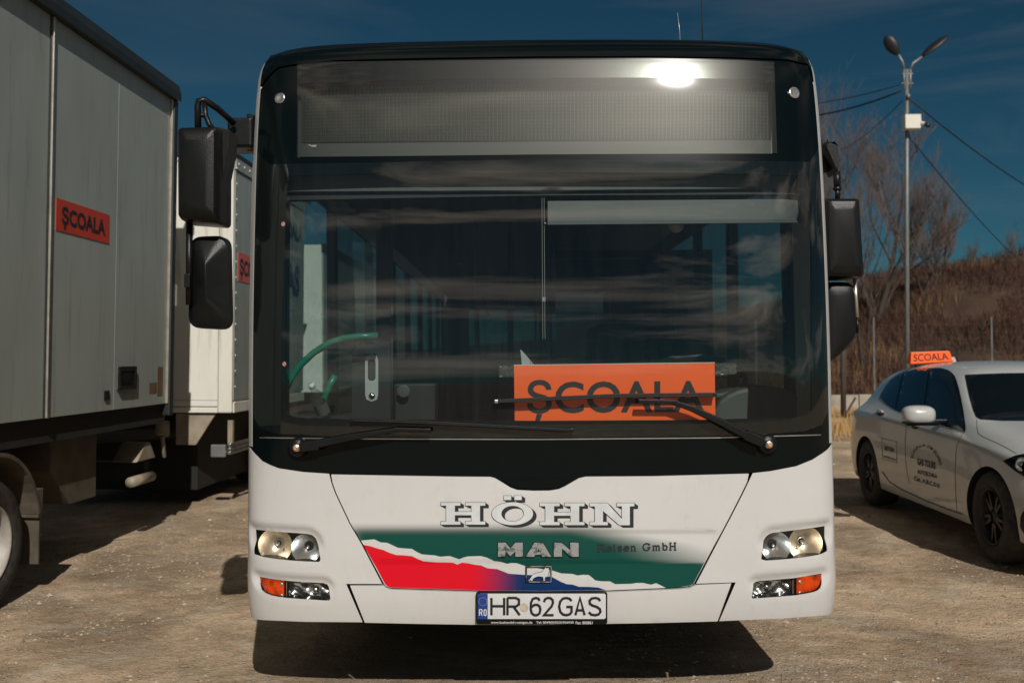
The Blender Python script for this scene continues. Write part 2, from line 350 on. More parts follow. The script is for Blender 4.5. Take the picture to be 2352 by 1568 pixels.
M['hill_soil'] = mat('hill_soil', (.035, .018, .011), .95, c2=(.085, .045, .024), vscale=.5, detail=9, bump=.6, bscale=4)
tag(mesh('ground', GV, GF[~hillmask], M['soil'], smooth=True), kind='structure')
tag(mesh('hill', GV, GF[hillmask], M['hill_soil'], smooth=True), kind='structure')

# loose stones on the yard
oct_v = np.array([[1, 0, 0], [-1, 0, 0], [0, 1, 0], [0, -1, 0], [0, 0, 1], [0, 0, -.4]], float)
oct_f = np.array([[0, 2, 4], [2, 1, 4], [1, 3, 4], [3, 0, 4], [2, 0, 5], [1, 2, 5], [3, 1, 5], [0, 3, 5]])
def stones(n, name, x0, x1, y0, y1, rmin, rmax, cA, cB, pw_=3.0):
    y = y0 + (y1 - y0) * rng.random(n) ** 1.7; x = x0 + (x1 - x0) * rng.random(n)
    clump = fbm(x, y, 1.2, 3, 40) + rng.random(n) * .25 > .07
    x = x[clump]; y = y[clump]; n = len(x)
    r = rmin + (rmax - rmin) * rng.random(n) ** pw_
    z = terrain(x, y)
    V = oct_v[None] * (.6 + .6 * rng.random((n, 6, 1))) * r[:, None, None]
    an = rng.random(n) * 6.28; c, s = np.cos(an)[:, None], np.sin(an)[:, None]
    V = V * np.array([1.25, .9, .62]); vx = V[..., 0] * c - V[..., 1] * s; vy = V[..., 0] * s + V[..., 1] * c
    V = np.stack([vx + x[:, None], vy + y[:, None], V[..., 2] + z[:, None] + r[:, None] * .12], -1).reshape(-1, 3)
    F = (oct_f[None] + (np.arange(n) * 6)[:, None, None]).reshape(-1, 3)
    t = rng.random((n, 1)); C = np.repeat(np.array(cA) * (1 - t) + np.array(cB) * t, 6, 0)
    tag(mesh(name, V, F, M['stone'], cols=C), kind='stuff')
M['stone'] = attr_mat('stone', .85, 0)
stones(90000, 'gravel', -6, 8, 3.3, 15, .003, .014, (.17, .135, .095), (.47, .38, .28))
stones(1700, 'loose_stones', -6, 8, 3.3, 15, .009, .03, (.18, .145, .105), (.52, .44, .34), 3.5)

# blades: dry grass and brushwood
def blades(name, x, y, h, w, colA, colB, lean=.35, seed=1):
    n = len(x); z = terrain(x, y) - .02; an = rng.random(n) * 3.14
    dx, dy = np.cos(an) * w, np.sin(an) * w
    lx, ly = (rng.random(n) - .5) * lean * h * 2, (rng.random(n) - .5) * lean * h * 2
    V = np.zeros((n, 5, 3))
    V[:, 0] = np.stack([x - dx, y - dy, z], -1); V[:, 1] = np.stack([x + dx, y + dy, z], -1)
    V[:, 2] = np.stack([x + dx * .7 + lx * .4, y + dy * .7 + ly * .4, z + h * .55], -1); V[:, 3] = np.stack([x - dx * .7 + lx * .4, y - dy * .7 + ly * .4, z + h * .55], -1)
    V[:, 4] = np.stack([x + lx, y + ly, z + h], -1)
    b = np.arange(n) * 5
    F = [list(q) for q in np.stack([b, b + 1, b + 2, b + 3], -1)] + [list(q) for q in np.stack([b + 3, b + 2, b + 4], -1)]
    t = np.clip(rng.random((n, 1)) * .7 + .6 * (fbm(x, y, .5, 3, seed)[:, None] + .25), 0, 1)
    C = np.repeat(np.array(colA) * (1 - t) + np.array(colB) * t, 5, 0)
    return tag(mesh(name, V.reshape(-1, 3), F, M['blade'], cols=C), kind='stuff')
M['blade'] = attr_mat('blade', .9, 0)
n = 60000; x = 3 + 27 * rng.random(n); y = 15.5 + 9.6 * rng.random(n)
k = (fbm(x, y, .6, 3, 21) + .16 > rng.random(n) * .35) & (y > 15.8 + 1.2 * vnoise(x, y * 0, 4))
blades('dry_grass', x[k], y[k], .06 + .22 * rng.random(k.sum()), .008, (.34, .19, .055), (.52, .34, .12))
n = 120000; x = 5 + 40 * rng.random(n); y = 26.6 + 33 * rng.random(n) ** 1.1
dens = fbm(x, y, .3, 4, 33); k = dens + .22 > rng.random(n) * .5
x, y = x[k], y[k]; hh = (.2 + .5 * rng.random(len(x))) * (.6 + 1.2 * np.clip(fbm(x, y, .25, 3, 60) + .4, 0, 1))
blades('brushwood', x, y, hh, .016, (.018, .008, .005), (.085, .036, .018), .6, 8)
n = 16000; x = 8 + 34 * rng.random(n); y = 27 + 26 * rng.random(n); k = fbm(x, y, .22, 3, 90) > .06
blades('tall_straw', x[k], y[k], .25 + .5 * rng.random(k.sum()), .014, (.11, .06, .025), (.24, .14, .058), .2, 12)

# ------------------------------------------------------------------ bare trees
M['bark'] = mat('bark', (.060, .042, .032), .9, var=.5, vscale=6)
M['twig'] = mat('twig', (.12, .085, .068), .85, var=.3)
def bare_tree(name, label, base, height, stems, seed, levels=5, spread=.5, r0=.14, twig_n=5, cat='tree', group=None):
    rd = random.Random(seed)
    root = thing(name, label, cat, base, group)
    tr = MB(); tw = MB()
    def branch(p, d, ln, r, lv):
        if lv == 0 or r < .002: return
        nseg = 4 if lv > 2 else 3; pts = [p]; dd = d.normalized()
        for i in range(nseg):
            dd = (dd + Vector((rd.uniform(-1, 1), rd.uniform(-1, 1), rd.uniform(-.3, .8))) * (.16 if lv > 1 else .2)).normalized()
            pts.append(pts[-1] + dd * ln / nseg)
        rs = [r * (1 - .55 * i / nseg) for i in range(nseg + 1)]
        (tr if lv >= levels - 1 else tw).tube(pts, rs, 6 if lv >= levels - 1 else 3, cap=False)
        nb = twig_n + (1 if lv <= 2 else 0)
        for j in range(nb):
            t = rd.uniform(.25, 1.0) if j else 1.0
            i = min(int(t * nseg), nseg - 1); q = pts[i].lerp(pts[i + 1], t * nseg - i)
            ax = Vector((rd.uniform(-1, 1), rd.uniform(-1, 1), rd.uniform(-.1, .5))).normalized()
            nd = (dd * (1 - spread) + ax * spread + Vector((0, 0, .22))).normalized()
            branch(q, nd, ln * rd.uniform(.5, .72), max(r * rd.uniform(.38, .50), .0036), lv - 1)
    for (dx, dy, dz, ln, rr) in stems: branch(Vector(base) + Vector((dx * .1, dy * .1, -.2)), Vector((dx, dy, dz)), ln * height, rr * r0, levels)
    tr.build('trunk', M['bark'], root, smooth=True); tag(tw.build('crown', M['twig'], root), kind='stuff')
    return root
def tree_at(px, Y, dz=0): x = (px - CX) / FPX * Y; return (x, Y, ground_z(x, Y) + dz)
bare_tree('bare_tree', 'large bare willow-like tree with reddish twigs and a leaning trunk, behind the lamp post', tree_at(2012, 44), 10.5,
          [(.28, 0, 1, .42, 1), (-.12, .1, 1, .46, .8), (.5, .1, .9, .34, .7)], 5, 6, .46, .15, 5)
bare_tree('bare_tree', 'slim bare tree with grey forked trunk rising beside the bus mirror', tree_at(1982, 36), 8.8,
          [(-.06, 0, 1, .48, .8), (.1, 0, 1, .4, .5)], 12, 6, .42, .11, 4)
bare_tree('bare_tree', 'low spreading bare tree on the slope just right of the lamp post', tree_at(2125, 47), 5.0,
          [(.5, 0, .8, .4, .8), (-.3, 0, 1, .4, .7), (.1, .2, 1, .42, .8)], 23, 5, .52, .10, 6)
bare_tree('bare_tree', 'tall thin bare tree farthest left, its top between bus roof and lamp post', tree_at(1905, 52), 9.0,
          [(.05, 0, 1, .5, .9), (-.2, 0, 1, .4, .6)], 31, 6, .40, .11, 4)
bare_tree('bare_bush', 'small bare bush on the hill crest, nearest the right edge', tree_at(2318, 52), 2.6, [(.2, 0, 1, .4, .5), (-.3, 0, 1, .4, .5), (0, .1, 1, .45, .5)], 41, 4, .5, .05, 5, 'bush')
bare_tree('bare_bush', 'low bare bush on the hill crest between the lamp post and the right edge', tree_at(2236, 53), 1.9, [(.3, 0, 1, .4, .5), (-.4, 0, 1, .4, .5), (0, .1, 1, .45, .5)], 43, 4, .5, .05, 5, 'bush')

# ------------------------------------------------------------------ wall, fence, posts
wz = -.1
w = thing('garden_wall', 'low pale concrete wall at the foot of the hill behind the parked car', 'wall', (9, 25.3, 0))
for i in range(14):
    x0 = 2.2 + i * 2.2
    wb = MB().box((x0 + .012, 25.3, -.1), (x0 + 2.188, 25.45, .42 + .03 * math.sin(i * 3.1)))
    wb.build('panel', M['concrete'], w, bevel=.012)
f_ = thing('wire_fence', 'grey wire mesh fence on thin steel posts along the hill foot', 'fence', (9, 25.6, 0))
fx = [(2007 - CX) / FPX * 25.6 + i * 3.03 for i in range(-2, 7)]
for x_ in fx:
    MB().tube([(x_, 25.6, -.1), (x_, 25.6, 2.38)], .024, 8).build('post', M['galv'], f_, smooth=False)
wr = MB()
for i in range(int((fx[-1] - fx[0]) / .12)):
    x_ = fx[0] + i * .12; wr.tube([(x_, 25.62, .3), (x_, 25.62, 2.2)], .0013, 3, cap=False)
for z_ in (.4, .8, 1.2, 1.6, 2.0, 2.2): wr.tube([(fx[0], 25.62, z_), (fx[-1], 25.62, z_)], .002, 3, cap=False)
tag(wr.build('wire_mesh', M['thin_wire'], f_), kind='stuff')
p0 = pt(1937, 952, 23.0)
t = thing('braced_post', 'dark braced wooden post under the right bus mirror, before the pale wall', 'post', (p0.x, 23, 0))
MB().tube([(p0.x, 23, -.2), (p0.x + .02, 23, 2.3)], .065, 8).build('post', M['wood_post'], t, smooth=True)
MB().tube([(p0.x + .32, 23, .1), (p0.x + .03, 23.0, .0)], .03, 6).build('brace', M['wood_post'], t)
MB().tube([(p0.x + .28, 22.98, .45), (p0.x + .02, 23.0, .0)], .025, 6).build('brace', M['wood_post'], t)

# ------------------------------------------------------------------ lamp post
LY = 24.0
def lp(px, py, dy=0): return pt(px, py, LY + dy)
b0 = lp(2082.5, 830)
lt = thing('lamp_post', 'tall galvanised lamp post with two lamp heads, behind the white car', 'lamp post', (b0.x, LY, 0))
top = lp(2083, 160)
MB().tube([(b0.x, LY, -.1), b0.lerp(top, .5), top], [.055, .05, .042], 12).build('pole', M['galv'], lt, smooth=True)
for xx in (2076.5, 2091):
    MB().tube([lp(xx, 205), lp(xx, 158)], .03, 8).build('bracket_tube', M['galv'], lt, smooth=True)
MB().tube([lp(2071, 192), lp(2097, 192)], .022, 6).build('clamp', M['galv'], lt); MB().tube([lp(2072, 170), lp(2096, 170)], .02, 6).build('clamp', M['galv'], lt)
def lamp_head(arm_px, h0, h1, wid, tilt):
    a = MB().tube([lp(*q) for q in arm_px], .032, 8).build('lamp_arm', M['galv'], lt, smooth=True)
    A, B = lp(*h0), lp(*h1); ax = (B - A); ln = ax.length; ax.normalize()
    y_ = Vector((0, 1, 0)); y_ = (y_ * math.cos(tilt) + ax.cross(y_) * math.sin(tilt)); y_ = (y_ - ax * y_.dot(ax)).normalized(); z_ = ax.cross(y_)
    V = []; F = []; n = 16; prof = [(0, .05, .045), (.08, .09, .06), (.25, .15, .085), (.5, .19, .10), (.78, .165, .085), (.93, .10, .05), (1.0, .03, .02)]
    for t_, wv, hv in prof:
        for k_ in range(n):
            an = 2 * math.pi * k_ / n; zz = math.sin(an) * hv * wid[1]; zz = zz if zz > 0 else zz * .4
            V.append(A + ax * ln * t_ + y_ * math.cos(an) * wv * wid[0] + z_ * zz)
    for i in range(len(prof) - 1):
        for k_ in range(n): F.append((i * n + k_, i * n + (k_ + 1) % n, (i + 1) * n + (k_ + 1) % n, (i + 1) * n + k_))
    F += [list(range(n))[::-1], [(len(prof) - 1) * n + k_ for k_ in range(n)]]
    h = mesh('lamp_head', V, F, M['lamp_black'], lt, smooth=True)
    c = A.lerp(B, .6) - z_ * .03
    MB((c, ax, y_, z_)).lathe([(.001, -.03), (.06, -.028), (.085, -.01), (.085, .0)], (0, 0, 0), (0, 0, 1), 16).build('lens', M['galv'], h, smooth=True)
lamp_head([(2076.5, 160), (2072.5, 142), (2061, 122)], (2063, 126), (2034, 83), (.82, .85), R(60))
lamp_head([(2091, 160), (2097, 146), (2122, 128)], (2118, 131), (2178, 82), (1.0, .9), R(20))
bx = lp(2071, 300, -.06); b2 = lp(2106.5, 268, -.06)
jb = MB().box((bx.x, LY - .30, bx.z), (b2.x, LY - .06, b2.z)).build('junction_box', M['box_cream'], lt, bevel=.008)
MB().tube([lp(2107, 283, -.15), lp(2113, 283, -.2)], .02, 8).build('camera_bracket', M['box_cream'], lt)
cm_ = MB().tube([lp(2111, 281, -.2), lp(2126, 286, -.4)], .045, 12).build('security_camera', M['box_cream'], lt, smooth=True)
MB().tube([lp(2125, 285.5, -.39), lp(2134, 289, -.5)], .05, 12).build('lens_hood', M['lamp_black'], cm_, smooth=True)
MB().tube([lp(2084, 205), lp(2091, 225), lp(2087, 250), lp(2088, 268)], .012, 6).build('wiring', M['cable'], lt, smooth=True); MB().tube([lp(2086, 300), lp(2090, 318), lp(2103, 333), lp(2107, 352)], .012, 6).build('wiring', M['cable'], lt, smooth=True)
MB().lathe([(.001, -.05), (.045, -.04), (.045, .04), (.001, .05)], lp(2086, 221, -.08), (0, 0, 1), 12).build('insulator', M['galv'], lt, smooth=True)
def wire(label, A, B, sag, r=.011):
    P = [A.lerp(B, i / 14) - Vector((0, 0, sag * 4 * (i / 14) * (1 - i / 14))) for i in range(15)]
    o = MB().tube(P, r, 5).build('overhead_cable', M['cable'], None, smooth=True); tag(o, label, 'cable', 'cables strung from the lamp post')
wire('upper overhead cable falling from the lamp post to the right edge', lp(2086, 225), pt(2700, 545, 40), .9, .018)
wire('lower thin cable running from the junction box down to the hill crest', lp(2103, 333), pt(2420, 660, 46), .35, .014)
wire('thicker cable from the lamp post to the left behind the bus roof', lp(2070, 209), pt(1700, 262, 32), .35, .022)
wire('thin cable just above the thicker one, leading left to the bus roof', lp(2068, 195), pt(1700, 246, 32), .2, .012)
wire('faint thin cable slanting from the lamp post down behind the trees', lp(2072, 232), pt(1930, 345, 40), .15, .010)

# ------------------------------------------------------------------ text and marks
def font_mesh(s, bold=0.0, space=1.0):
    cu = bpy.data.curves.new('t', 'FONT'); cu.body = s; cu.offset = bold; cu.space_character = space; cu.resolution_u = 4
    ob = bpy.data.objects.new('t', cu); col.objects.link(ob); dg = bpy.context.evaluated_depsgraph_get()
    me = ob.evaluated_get(dg).to_mesh()
    V = np.array([v.co[:2] for v in me.vertices]); F = [list(p.vertices) for p in me.polygons]
    bpy.data.objects.remove(ob); bpy.data.curves.remove(cu)
    return V, F
def subdiv2d(V, F, step):
    bm = bmesh.new(); vs_ = [bm.verts.new((v[0], v[1], 0)) for v in V]
    for f in F:
        try: bm.faces.new([vs_[i] for i in f])
        except ValueError: pass
    x0, x1 = V[:, 0].min(), V[:, 0].max()
    x = x0 + step
    while x < x1:
        bmesh.ops.bisect_plane(bm, geom=bm.verts[:] + bm.edges[:] + bm.faces[:], plane_co=(x, 0, 0), plane_no=(1, 0, 0), dist=1e-6); x += step
    bm.verts.index_update(); bmesh.ops.recalc_face_normals(bm, faces=bm.faces[:])
    V2 = np.array([v.co[:2] for v in bm.verts]); F2 = [[v.index for v in f.verts] for f in bm.faces]; bm.free(); return V2, F2
def orient(V3, F, n):
    out = []
    for f in F:
        a, b, c = V3[f[0]], V3[f[1]], V3[f[2]]
        out.append(f if np.dot(np.cross(b - a, c - a), n) > 0 else f[::-1])
    return out
def text_on(name, s, m, parent, fn, n, bold=0.0, space=1.0, step=None):
    """fn maps (u,v) in 0..1 of the text's own box to world"""
    V, F = font_mesh(s, bold, space); lo, hi = V.min(0), V.max(0); U = (V - lo) / (hi - lo)
    if step: U, F = subdiv2d(U, F, step)
    P = fn(U); return mesh(name, P, orient(P, F, np.array(n)), m, parent)
def comma_ratio(): # share of the height of S-comma text below the base line
    V, _ = font_mesh('ȘCOALA'); return -V[:, 1].min() / (V[:, 1].max() - V[:, 1].min())
# ------------------------------------------------------------------ trucks
dirv = ray(1246, 821); dirv.z = 0; dirv.normalize()
def frame(O, lean=.02):
    X = -dirv; Zv = Vector((lean, 0, 1)).normalized(); Yv = Zv.cross(X); Yv = Yv if Yv.x > 0 else -Yv; Yv.normalize()
    return (O, X, Yv, Zv)
def loc_in(fr, P): d = P - fr[0]; return Vector((d.dot(fr[1]), d.dot(fr[2]), d.dot(fr[3])))
def on_side(fr, px, py, b=0.0):
    O, X, Yv, Zv = fr; q = on_plane(px, py, O + Yv * b, Yv); l = loc_in(fr, q); return l.x, l.z
def side_text(name, s, m, parent, fr, a0, a1, c0, c1, b, bold=.02, n=None):
    """a0 = left end as seen (far from the bus = larger a)"""
    O, X, Yv, Zv = map(np.array, fr)
    def fn(U): return O + np.outer(a0 + (a1 - a0) * U[:, 0], X) + Yv * b + np.outer(c0 + (c1 - c0) * U[:, 1], Zv)
    return text_on(name, s, m, parent, fn, Yv, bold)
def wheel(parent_root, fr, c, r, w, rim_m, name='wheel'):
    """c in frame coords, outer face towards +Y of frame"""
    W = thing.__globals__['bpy'].data.objects.new(name, None); W.empty_display_size = .1; link(W, parent_root)
    mb = MB(fr); ax = (0, 1, 0)
    pr = [(r * .60, -.02), (r * .64, .0), (r * .80, .012), (r * .93, 0), (r * .99, -.03), (r, -w * .3), (r, -w * .7), (r * .96, -w), (r * .6, -w)]
    mb.lathe(pr, c, ax, 40); mb.build('tyre', M['rubber'], W, smooth=True)
    for k in range(2):
        g = MB(fr).lathe([(r * (1.0 + .004), -w * (.42 + .16 * k)), (r * 1.004, -w * (.46 + .16 * k))], c, ax, 40)
    pr = [(r * .62, -.008), (r * .60, .004), (r * .575, -.002), (r * .55, -.03), (r * .50, -.10), (r * .34, -.115), (r * .22, -.10), (r * .20, -.05), (r * .17, -.03), (.001, -.025)]
    MB(fr).lathe(pr, c, ax, 40).build('rim', rim_m, W, smooth=True)
    nb = MB(fr)
    for k in range(8):
        an = k * math.pi / 4; p = Vector(c) + Vector((math.cos(an) * r * .28, -.105, math.sin(an) * r * .28))
        nb.tube([p, p + Vector((0, .03, 0))], .014, 6)
    tag(nb.build('wheel_nuts', M['bright_metal'], W), kind='stuff')
    return W

# ---- truck standing left of the bus
O1 = pt(381.5, 926, 8.17); F1 = frame(O1)
tk = thing('box_truck', 'big grey-sided box truck filling the left edge, with an orange-red sign on its side', 'truck', (O1.x - 1.2, 6, 0))
Htop = on_side(F1, 393, 228)[1]; LEN = 6.6; Wd = 2.45
print('truck1 height', Htop, 'bottom z', O1.z)
MB(F1).box((0, -Wd, .0), (LEN, -.03, Htop)).build('body', M['panel_grey'], tk)
seam1 = on_side(F1, 112, 500)[0]; seam2 = on_side(F1, 268, 500)[0]; print('seams', seam1, seam2)
sx = [0.0, seam2, seam1] ; d_ = seam1 / 2
while sx[-1] < LEN - d_: sx.append(sx[-1] + d_)
for i in range(len(sx) - 1):
    g0 = .028 if i % 2 == 0 else .0025; g1 = .0025 if i % 2 == 0 else .028
    MB(F1).box((sx[i] + g0, -.03, .0), (sx[i + 1] - g1, 0, Htop)).build('side_panel', M['panel_grey'], tk, bevel=.002)
for i, a in enumerate(sx):
    if i % 2 == 0:
        t_ = MB(F1)
        for (q0, q1, hh) in ((-.026, -.010, .012), (-.006, .010, .018)) if a > 0 else ((0, .016, .018),): t_.box((a + q0, -.01, 0), (a + q1, hh, Htop))
        t_.build('trim_strip', M['alu_trim'], tk, bevel=.003)
        if a > 0: MB(F1).box((a + .011, -.01, 0), (a + .028, .006, Htop)).build('joint', M['dark_rail'], tk)
MB(F1).prism([(-.03, Htop), (.05, Htop), (.05, Htop + .06), (.03, Htop + .135), (-.03, Htop + .15)], -.09, LEN, 0).build('top_rail', M['dark_rail'], tk, bevel=.004)
MB(F1).box((0, -Wd, Htop + .0), (LEN, -.03, Htop + .12)).build('roof', M['panel_grey'], tk)
MB(F1).box((-.085, -.12, -.1), (-.0, .03, Htop + .0)).build('corner_post', M['dark_rail'], tk, bevel=.012)
MB(F1).box((-.05, -Wd, .0), (-.0, -.13, Htop + .1)).build('rear_door', M['panel_grey'], tk)
MB(F1).box((-.05, -Wd + .0, -.16), (LEN, -.04, -.004)).build('lower_rail', M['chassis'], tk)
# banner
q = [on_side(F1, *p) for p in ((128.6, 454), (250.2, 493), (249.2, 559), (126.6, 528.5))]
a0 = (q[0][0] + q[3][0]) / 2; a1 = (q[1][0] + q[2][0]) / 2; c1 = (q[0][1] + q[1][1]) / 2; c0 = (q[2][1] + q[3][1]) / 2
print('banner', a0 - a1, c1 - c0)
bn = MB(F1).box((a1, .001, c0), (a0, .004, c1)).build('sign', M['red_sign'], tk)
hh = c1 - c0; ww = a0 - a1
side_text('lettering', 'ȘCOALA', M['black_ink'], bn, F1, a0 - .09 * ww, a1 + .09 * ww, c0 + .08 * hh, c1 - .20 * hh, .0065, .03)
# hatch, lock, rust patches
def side_box(px0, py0, px1, py1, b0, b1, name, m, parent=None, bev=0, fr=F1, root=None):
    A = on_side(fr, px0, py0); B = on_side(fr, px1, py1)
    return MB(fr).box((B[0], b0, B[1]), (A[0], b1, A[1])).build(name, m, parent or tk, bevel=bev)
A = on_side(F1, 267.5, 841); B = on_side(F1, 306, 893)
h_ = MB(F1).box((B[0], 0, B[1]), (A[0], .012, A[1])).build('hatch', M['dirty_metal'], tk, bevel=.006)
fr_ = MB(F1)
e = .03
for (x0, x1, z0, z1) in ((B[0], A[0], B[1], B[1] + e), (B[0], A[0], A[1] - e, A[1]), (B[0], B[0] + e, B[1] + e, A[1] - e), (A[0] - e, A[0], B[1] + e, A[1] - e)): fr_.box((x0, .0125, z0), (x1, .028, z1))
fr_.build('hatch_frame', M['black_plastic'], h_, bevel=.004)
MB(F1).box((B[0] + .055, .0125, B[1] + .05), (A[0] - .055, .02, A[1] - .05)).build('hatch_lid', M['black_plastic'], h_, bevel=.006)
side_box(239, 897, 248, 918, .0005, .012, 'lock', M['black_plastic'])
M['rust_stain'] = mat('rust_stain', (.17, .10, .05), .7, var=.3, vscale=9)
side_box(362, 842, 373, 909, .0004, .0012, 'patch', M['rust_stain']); side_box(343, 879, 360, 903, .0004, .0012, 'patch', M['rust_stain'])
# wheel, guard, flap
wc = Vector((8.17 - 5.55, -.05, .38 - O1.z)); wc.x = 2.49
wheel(tk, F1, wc, .385, .26, M['rim_paint'])
wheel(tk, F1, wc + Vector((0, -1.95, 0)), .385, .26, M['bright_metal'])
gp = []; R1 = .53
for i in range(19):
    an = R(12 + 150 * i / 18); gp.append((wc.x - math.cos(an) * R1 * 1.0, wc.z + math.sin(an) * R1))
gq = [(wc.x + (p[0] - wc.x) * .955, wc.z + (p[1] - wc.z) * .955) for p in gp[::-1]]
gd = MB(F1); n_ = len(gp)
for i in range(n_ - 1): gd.prism([gp[i], gp[i + 1], gq[n_ - 2 - i], gq[n_ - 1 - i]], -.55, -.02, 1)
gd.build('mudguard', M['dirty_metal'], tk)
MB(F1).prism([(wc.x - .56, wc.z + .26), (wc.x - .49, wc.z + .26), (wc.x - .50, wc.z + .08), (wc.x - .55, wc.z + .08)], -.2, -.03, 1).build('guard_end', M['dirty_metal'], tk, bevel=.004)
MB(F1).box((wc.x - .545, -.2, wc.z - .21), (wc.x - .53, -.04, wc.z + .075)).build('mudflap', M['dirty_metal'], tk)
# locker under the body
A = on_side(F1, 118, 985, -.15); B = on_side(F1, 220, 1139, -.15)
MB(F1).prism([(B[0], -.165), (A[0], -.165), (A[0], B[1] + .25), (A[0] - .28, B[1]), (B[0], B[1])], -.55, -.15, 1).build('side_locker', M['dirty_metal'], tk, bevel=.006)
MB(F1).box((-.0, -1.5, -.42), (LEN, -.95, -.17)).build('chassis_beam', M['chassis'], tk)
MB(F1).box((-.05, -2.3, -.62), (.06, -.15, -.48)).build('rear_bumper_bar', M['chassis'], tk)
A = on_side(F1, 308, 1062, -.12); B = on_side(F1, 340, 1014, -.12)
MB(F1).prism([(A[0], A[1]), (A[0] - .18, B[1]), (B[0] - .0, B[1]), (B[0] - .12, A[1])], -.30, -.1, 1).build('lamp_bracket', M['dirty_white'], tk, bevel=.01)
A = on_side(F1, 311, 1113, -.10); B = on_side(F1, 352, 1090, -.10)
MB(F1).tube([(A[0], -.14, (A[1] + B[1]) / 2), (B[0] - .06, -.14, (A[1] + B[1]) / 2)], .042, 12).build('marker_lamp', M['dirty_white'], tk, smooth=True)
h0 = loc_in(F1, pt(374, 945, 8.45)); h1 = loc_in(F1, pt(376, 1050, 8.45))
L_ = h0.z - h1.z; pts_ = [(h0.x, h0.y, h0.z), (h0.x, h0.y, h0.z - L_ * .22)]
for i in range(41):
    an = i / 40 * 5 * 2 * math.pi; pts_.append((h0.x + .045 * math.sin(an), h0.y + .045 * math.cos(an), h0.z - L_ * (.24 + .26 * i / 40)))
pts_ += [(h0.x, h0.y, h0.z - L_ * .55), (h0.x, h0.y + .02, h0.z - L_)]
MB(F1).tube(pts_, .018, 6).build('coiled_air_hose', M['dirty_white'], tk, smooth=True)
A = loc_in(F1, pt(389, 655, 8.25)); B = loc_in(F1, pt(402, 702, 8.25))
MB(F1).tube([(-.09, A.y + .0, A.z), (-.09, A.y + .055, A.z), (-.09, A.y + .055, B.z), (-.09, A.y, B.z)], .009, 6).build('grab_handle', M['alu_trim'], tk)

# ---- trailer behind it
O2 = pt(533, 948, 9.5); F2 = frame(O2, .012)
tr2 = thing('box_trailer', 'white box trailer between the grey truck and the bus, its front sunlit', 'trailer', (O2.x - 1.2, 11, 0))
X2 = on_side(F2, 697, 830)[0]; H2 = on_side(F2, 533.5, 358)[1]; print('trailer len', X2, 'H', H2)
W2 = 2.45
MB(F2).box((X2, -W2, 0), (-.02, -.02, H2)).build('body', M['white_side'], tr2)
MB(F2).box((-.02, -W2 + .1, .12), (0, -.14, H2 - .04)).build('front_panel', M['panel_white'], tr2)
MB(F2).box((-.03, -.135, 0), (.012, 0, H2)).build('corner_post', M['panel_white'], tr2, bevel=.012)
MB(F2).box((-.03, -W2, 0), (.012, -W2 + .095, H2)).build('corner_post', M['panel_white'], tr2, bevel=.012)
MB(F2).box((-.02, -W2 + .1, .0), (.008, -.14, .052)).box((-.02, -W2 + .1, .06), (.004, -.14, .115)).build('bottom_rail', M['panel_white'], tr2, bevel=.006)
MB(F2).box((-.1, -W2 + .1, H2 - .035), (.01, -.14, H2)).build('top_rail', M['panel_white'], tr2)
for a_, b_ in ((-.04, X2 / 2 + .01), (X2 / 2 - .01, X2 + .02)):
    MB(F2).box((b_, -.019, .12), (a_, .002, H2 - .12)).build('side_panel', M['panel_grey'], tr2, bevel=.002)
MB(F2).box((X2, -.01, H2 - .11), (-.03, .014, H2 + .01)).build('side_top_rail', M['panel_grey'], tr2, bevel=.004)
MB(F2).box((X2, -.01, 0), (-.03, .012, .10)).build('side_bottom_rail', M['panel_white'], tr2, bevel=.004)
rv = MB(F2)
for k in range(16): rv.lathe([(.011, 0), (.009, .005), (.001, .007)], (-.035, .0145, .1 + k * (H2 - .2) / 15), (0, 1, 0), 8)
for k in range(14): rv.lathe([(.014, 0), (.012, .005), (.001, .008)], (-.1 - k * .18, .0145, H2 - .05), (0, 1, 0), 8)
tag(rv.build('rivets', M['panel_white'], tr2, smooth=True), kind='stuff')
MB(F2).box((X2 - .25, -W2, H2 + .012), (.03, .02, H2 + .045)).build('roof', M['dark_rail'], tr2)
A = on_side(F2, 546.5, 578, .003); B = on_side(F2, 546.5, 645, .003)
bn2 = MB(F2).box((A[0] - .92, .0025, B[1]), (A[0], .006, A[1])).build('sign', M['red_sign_faded'], tr2)
hh = A[1] - B[1]
side_text('lettering', 'ȘCOALA', M['black_ink'], bn2, F2, A[0] - .05, A[0] - .87, B[1] + .06 * hh, A[1] - .20 * hh, .0085, .03)
A = on_side(F2, 640, 505, .003); B = on_side(F2, 694, 565, .003)
side_text('lettering', 'ȘCOALA', M['navy_ink'], tr2, F2, A[0], B[0], on_side(F2, 694, 572, .003)[1], on_side(F2, 694, 520, .003)[1], .0045, .05)
side_text('lettering', 'GAS', M['navy_ink'], tr2, F2, on_side(F2, 640, 600, .003)[0], on_side(F2, 688, 600, .003)[0], on_side(F2, 690, 684, .003)[1], on_side(F2, 690, 612, .003)[1], .0045, .06)
def fpl(px, py, off=0): q = loc_in(F2, pt(px, py, 9.5 - off)); return q.y, q.z
gp2 = [fpl(400, 951), fpl(492, 951), fpl(446, 1022), fpl(400, 1022)]
MB(F2).prism(gp2, -.06, -.03, 0).build('shade_cut_plate', M['dirty_white'], tr2)  # support panel below the body; the shadow's slanted edge is cut into its outline
y0_, z1_ = fpl(483, 1021); y1_, z0_ = fpl(517, 1050)
MB(F2).box((-.05, y0_, z0_), (.0, y1_, z1_)).build('lamp_box', M['galv'], tr2, bevel=.01)
y2_, z2_ = fpl(519, 990); y3_, z3_ = fpl(530, 1019)
MB(F2).box((-.10, y2_, z3_), (-.05, y3_, z2_ + .1)).build('support_post', M['dirty_white'], tr2)
q0 = fpl(519, 1019); q1 = fpl(519, 1046)
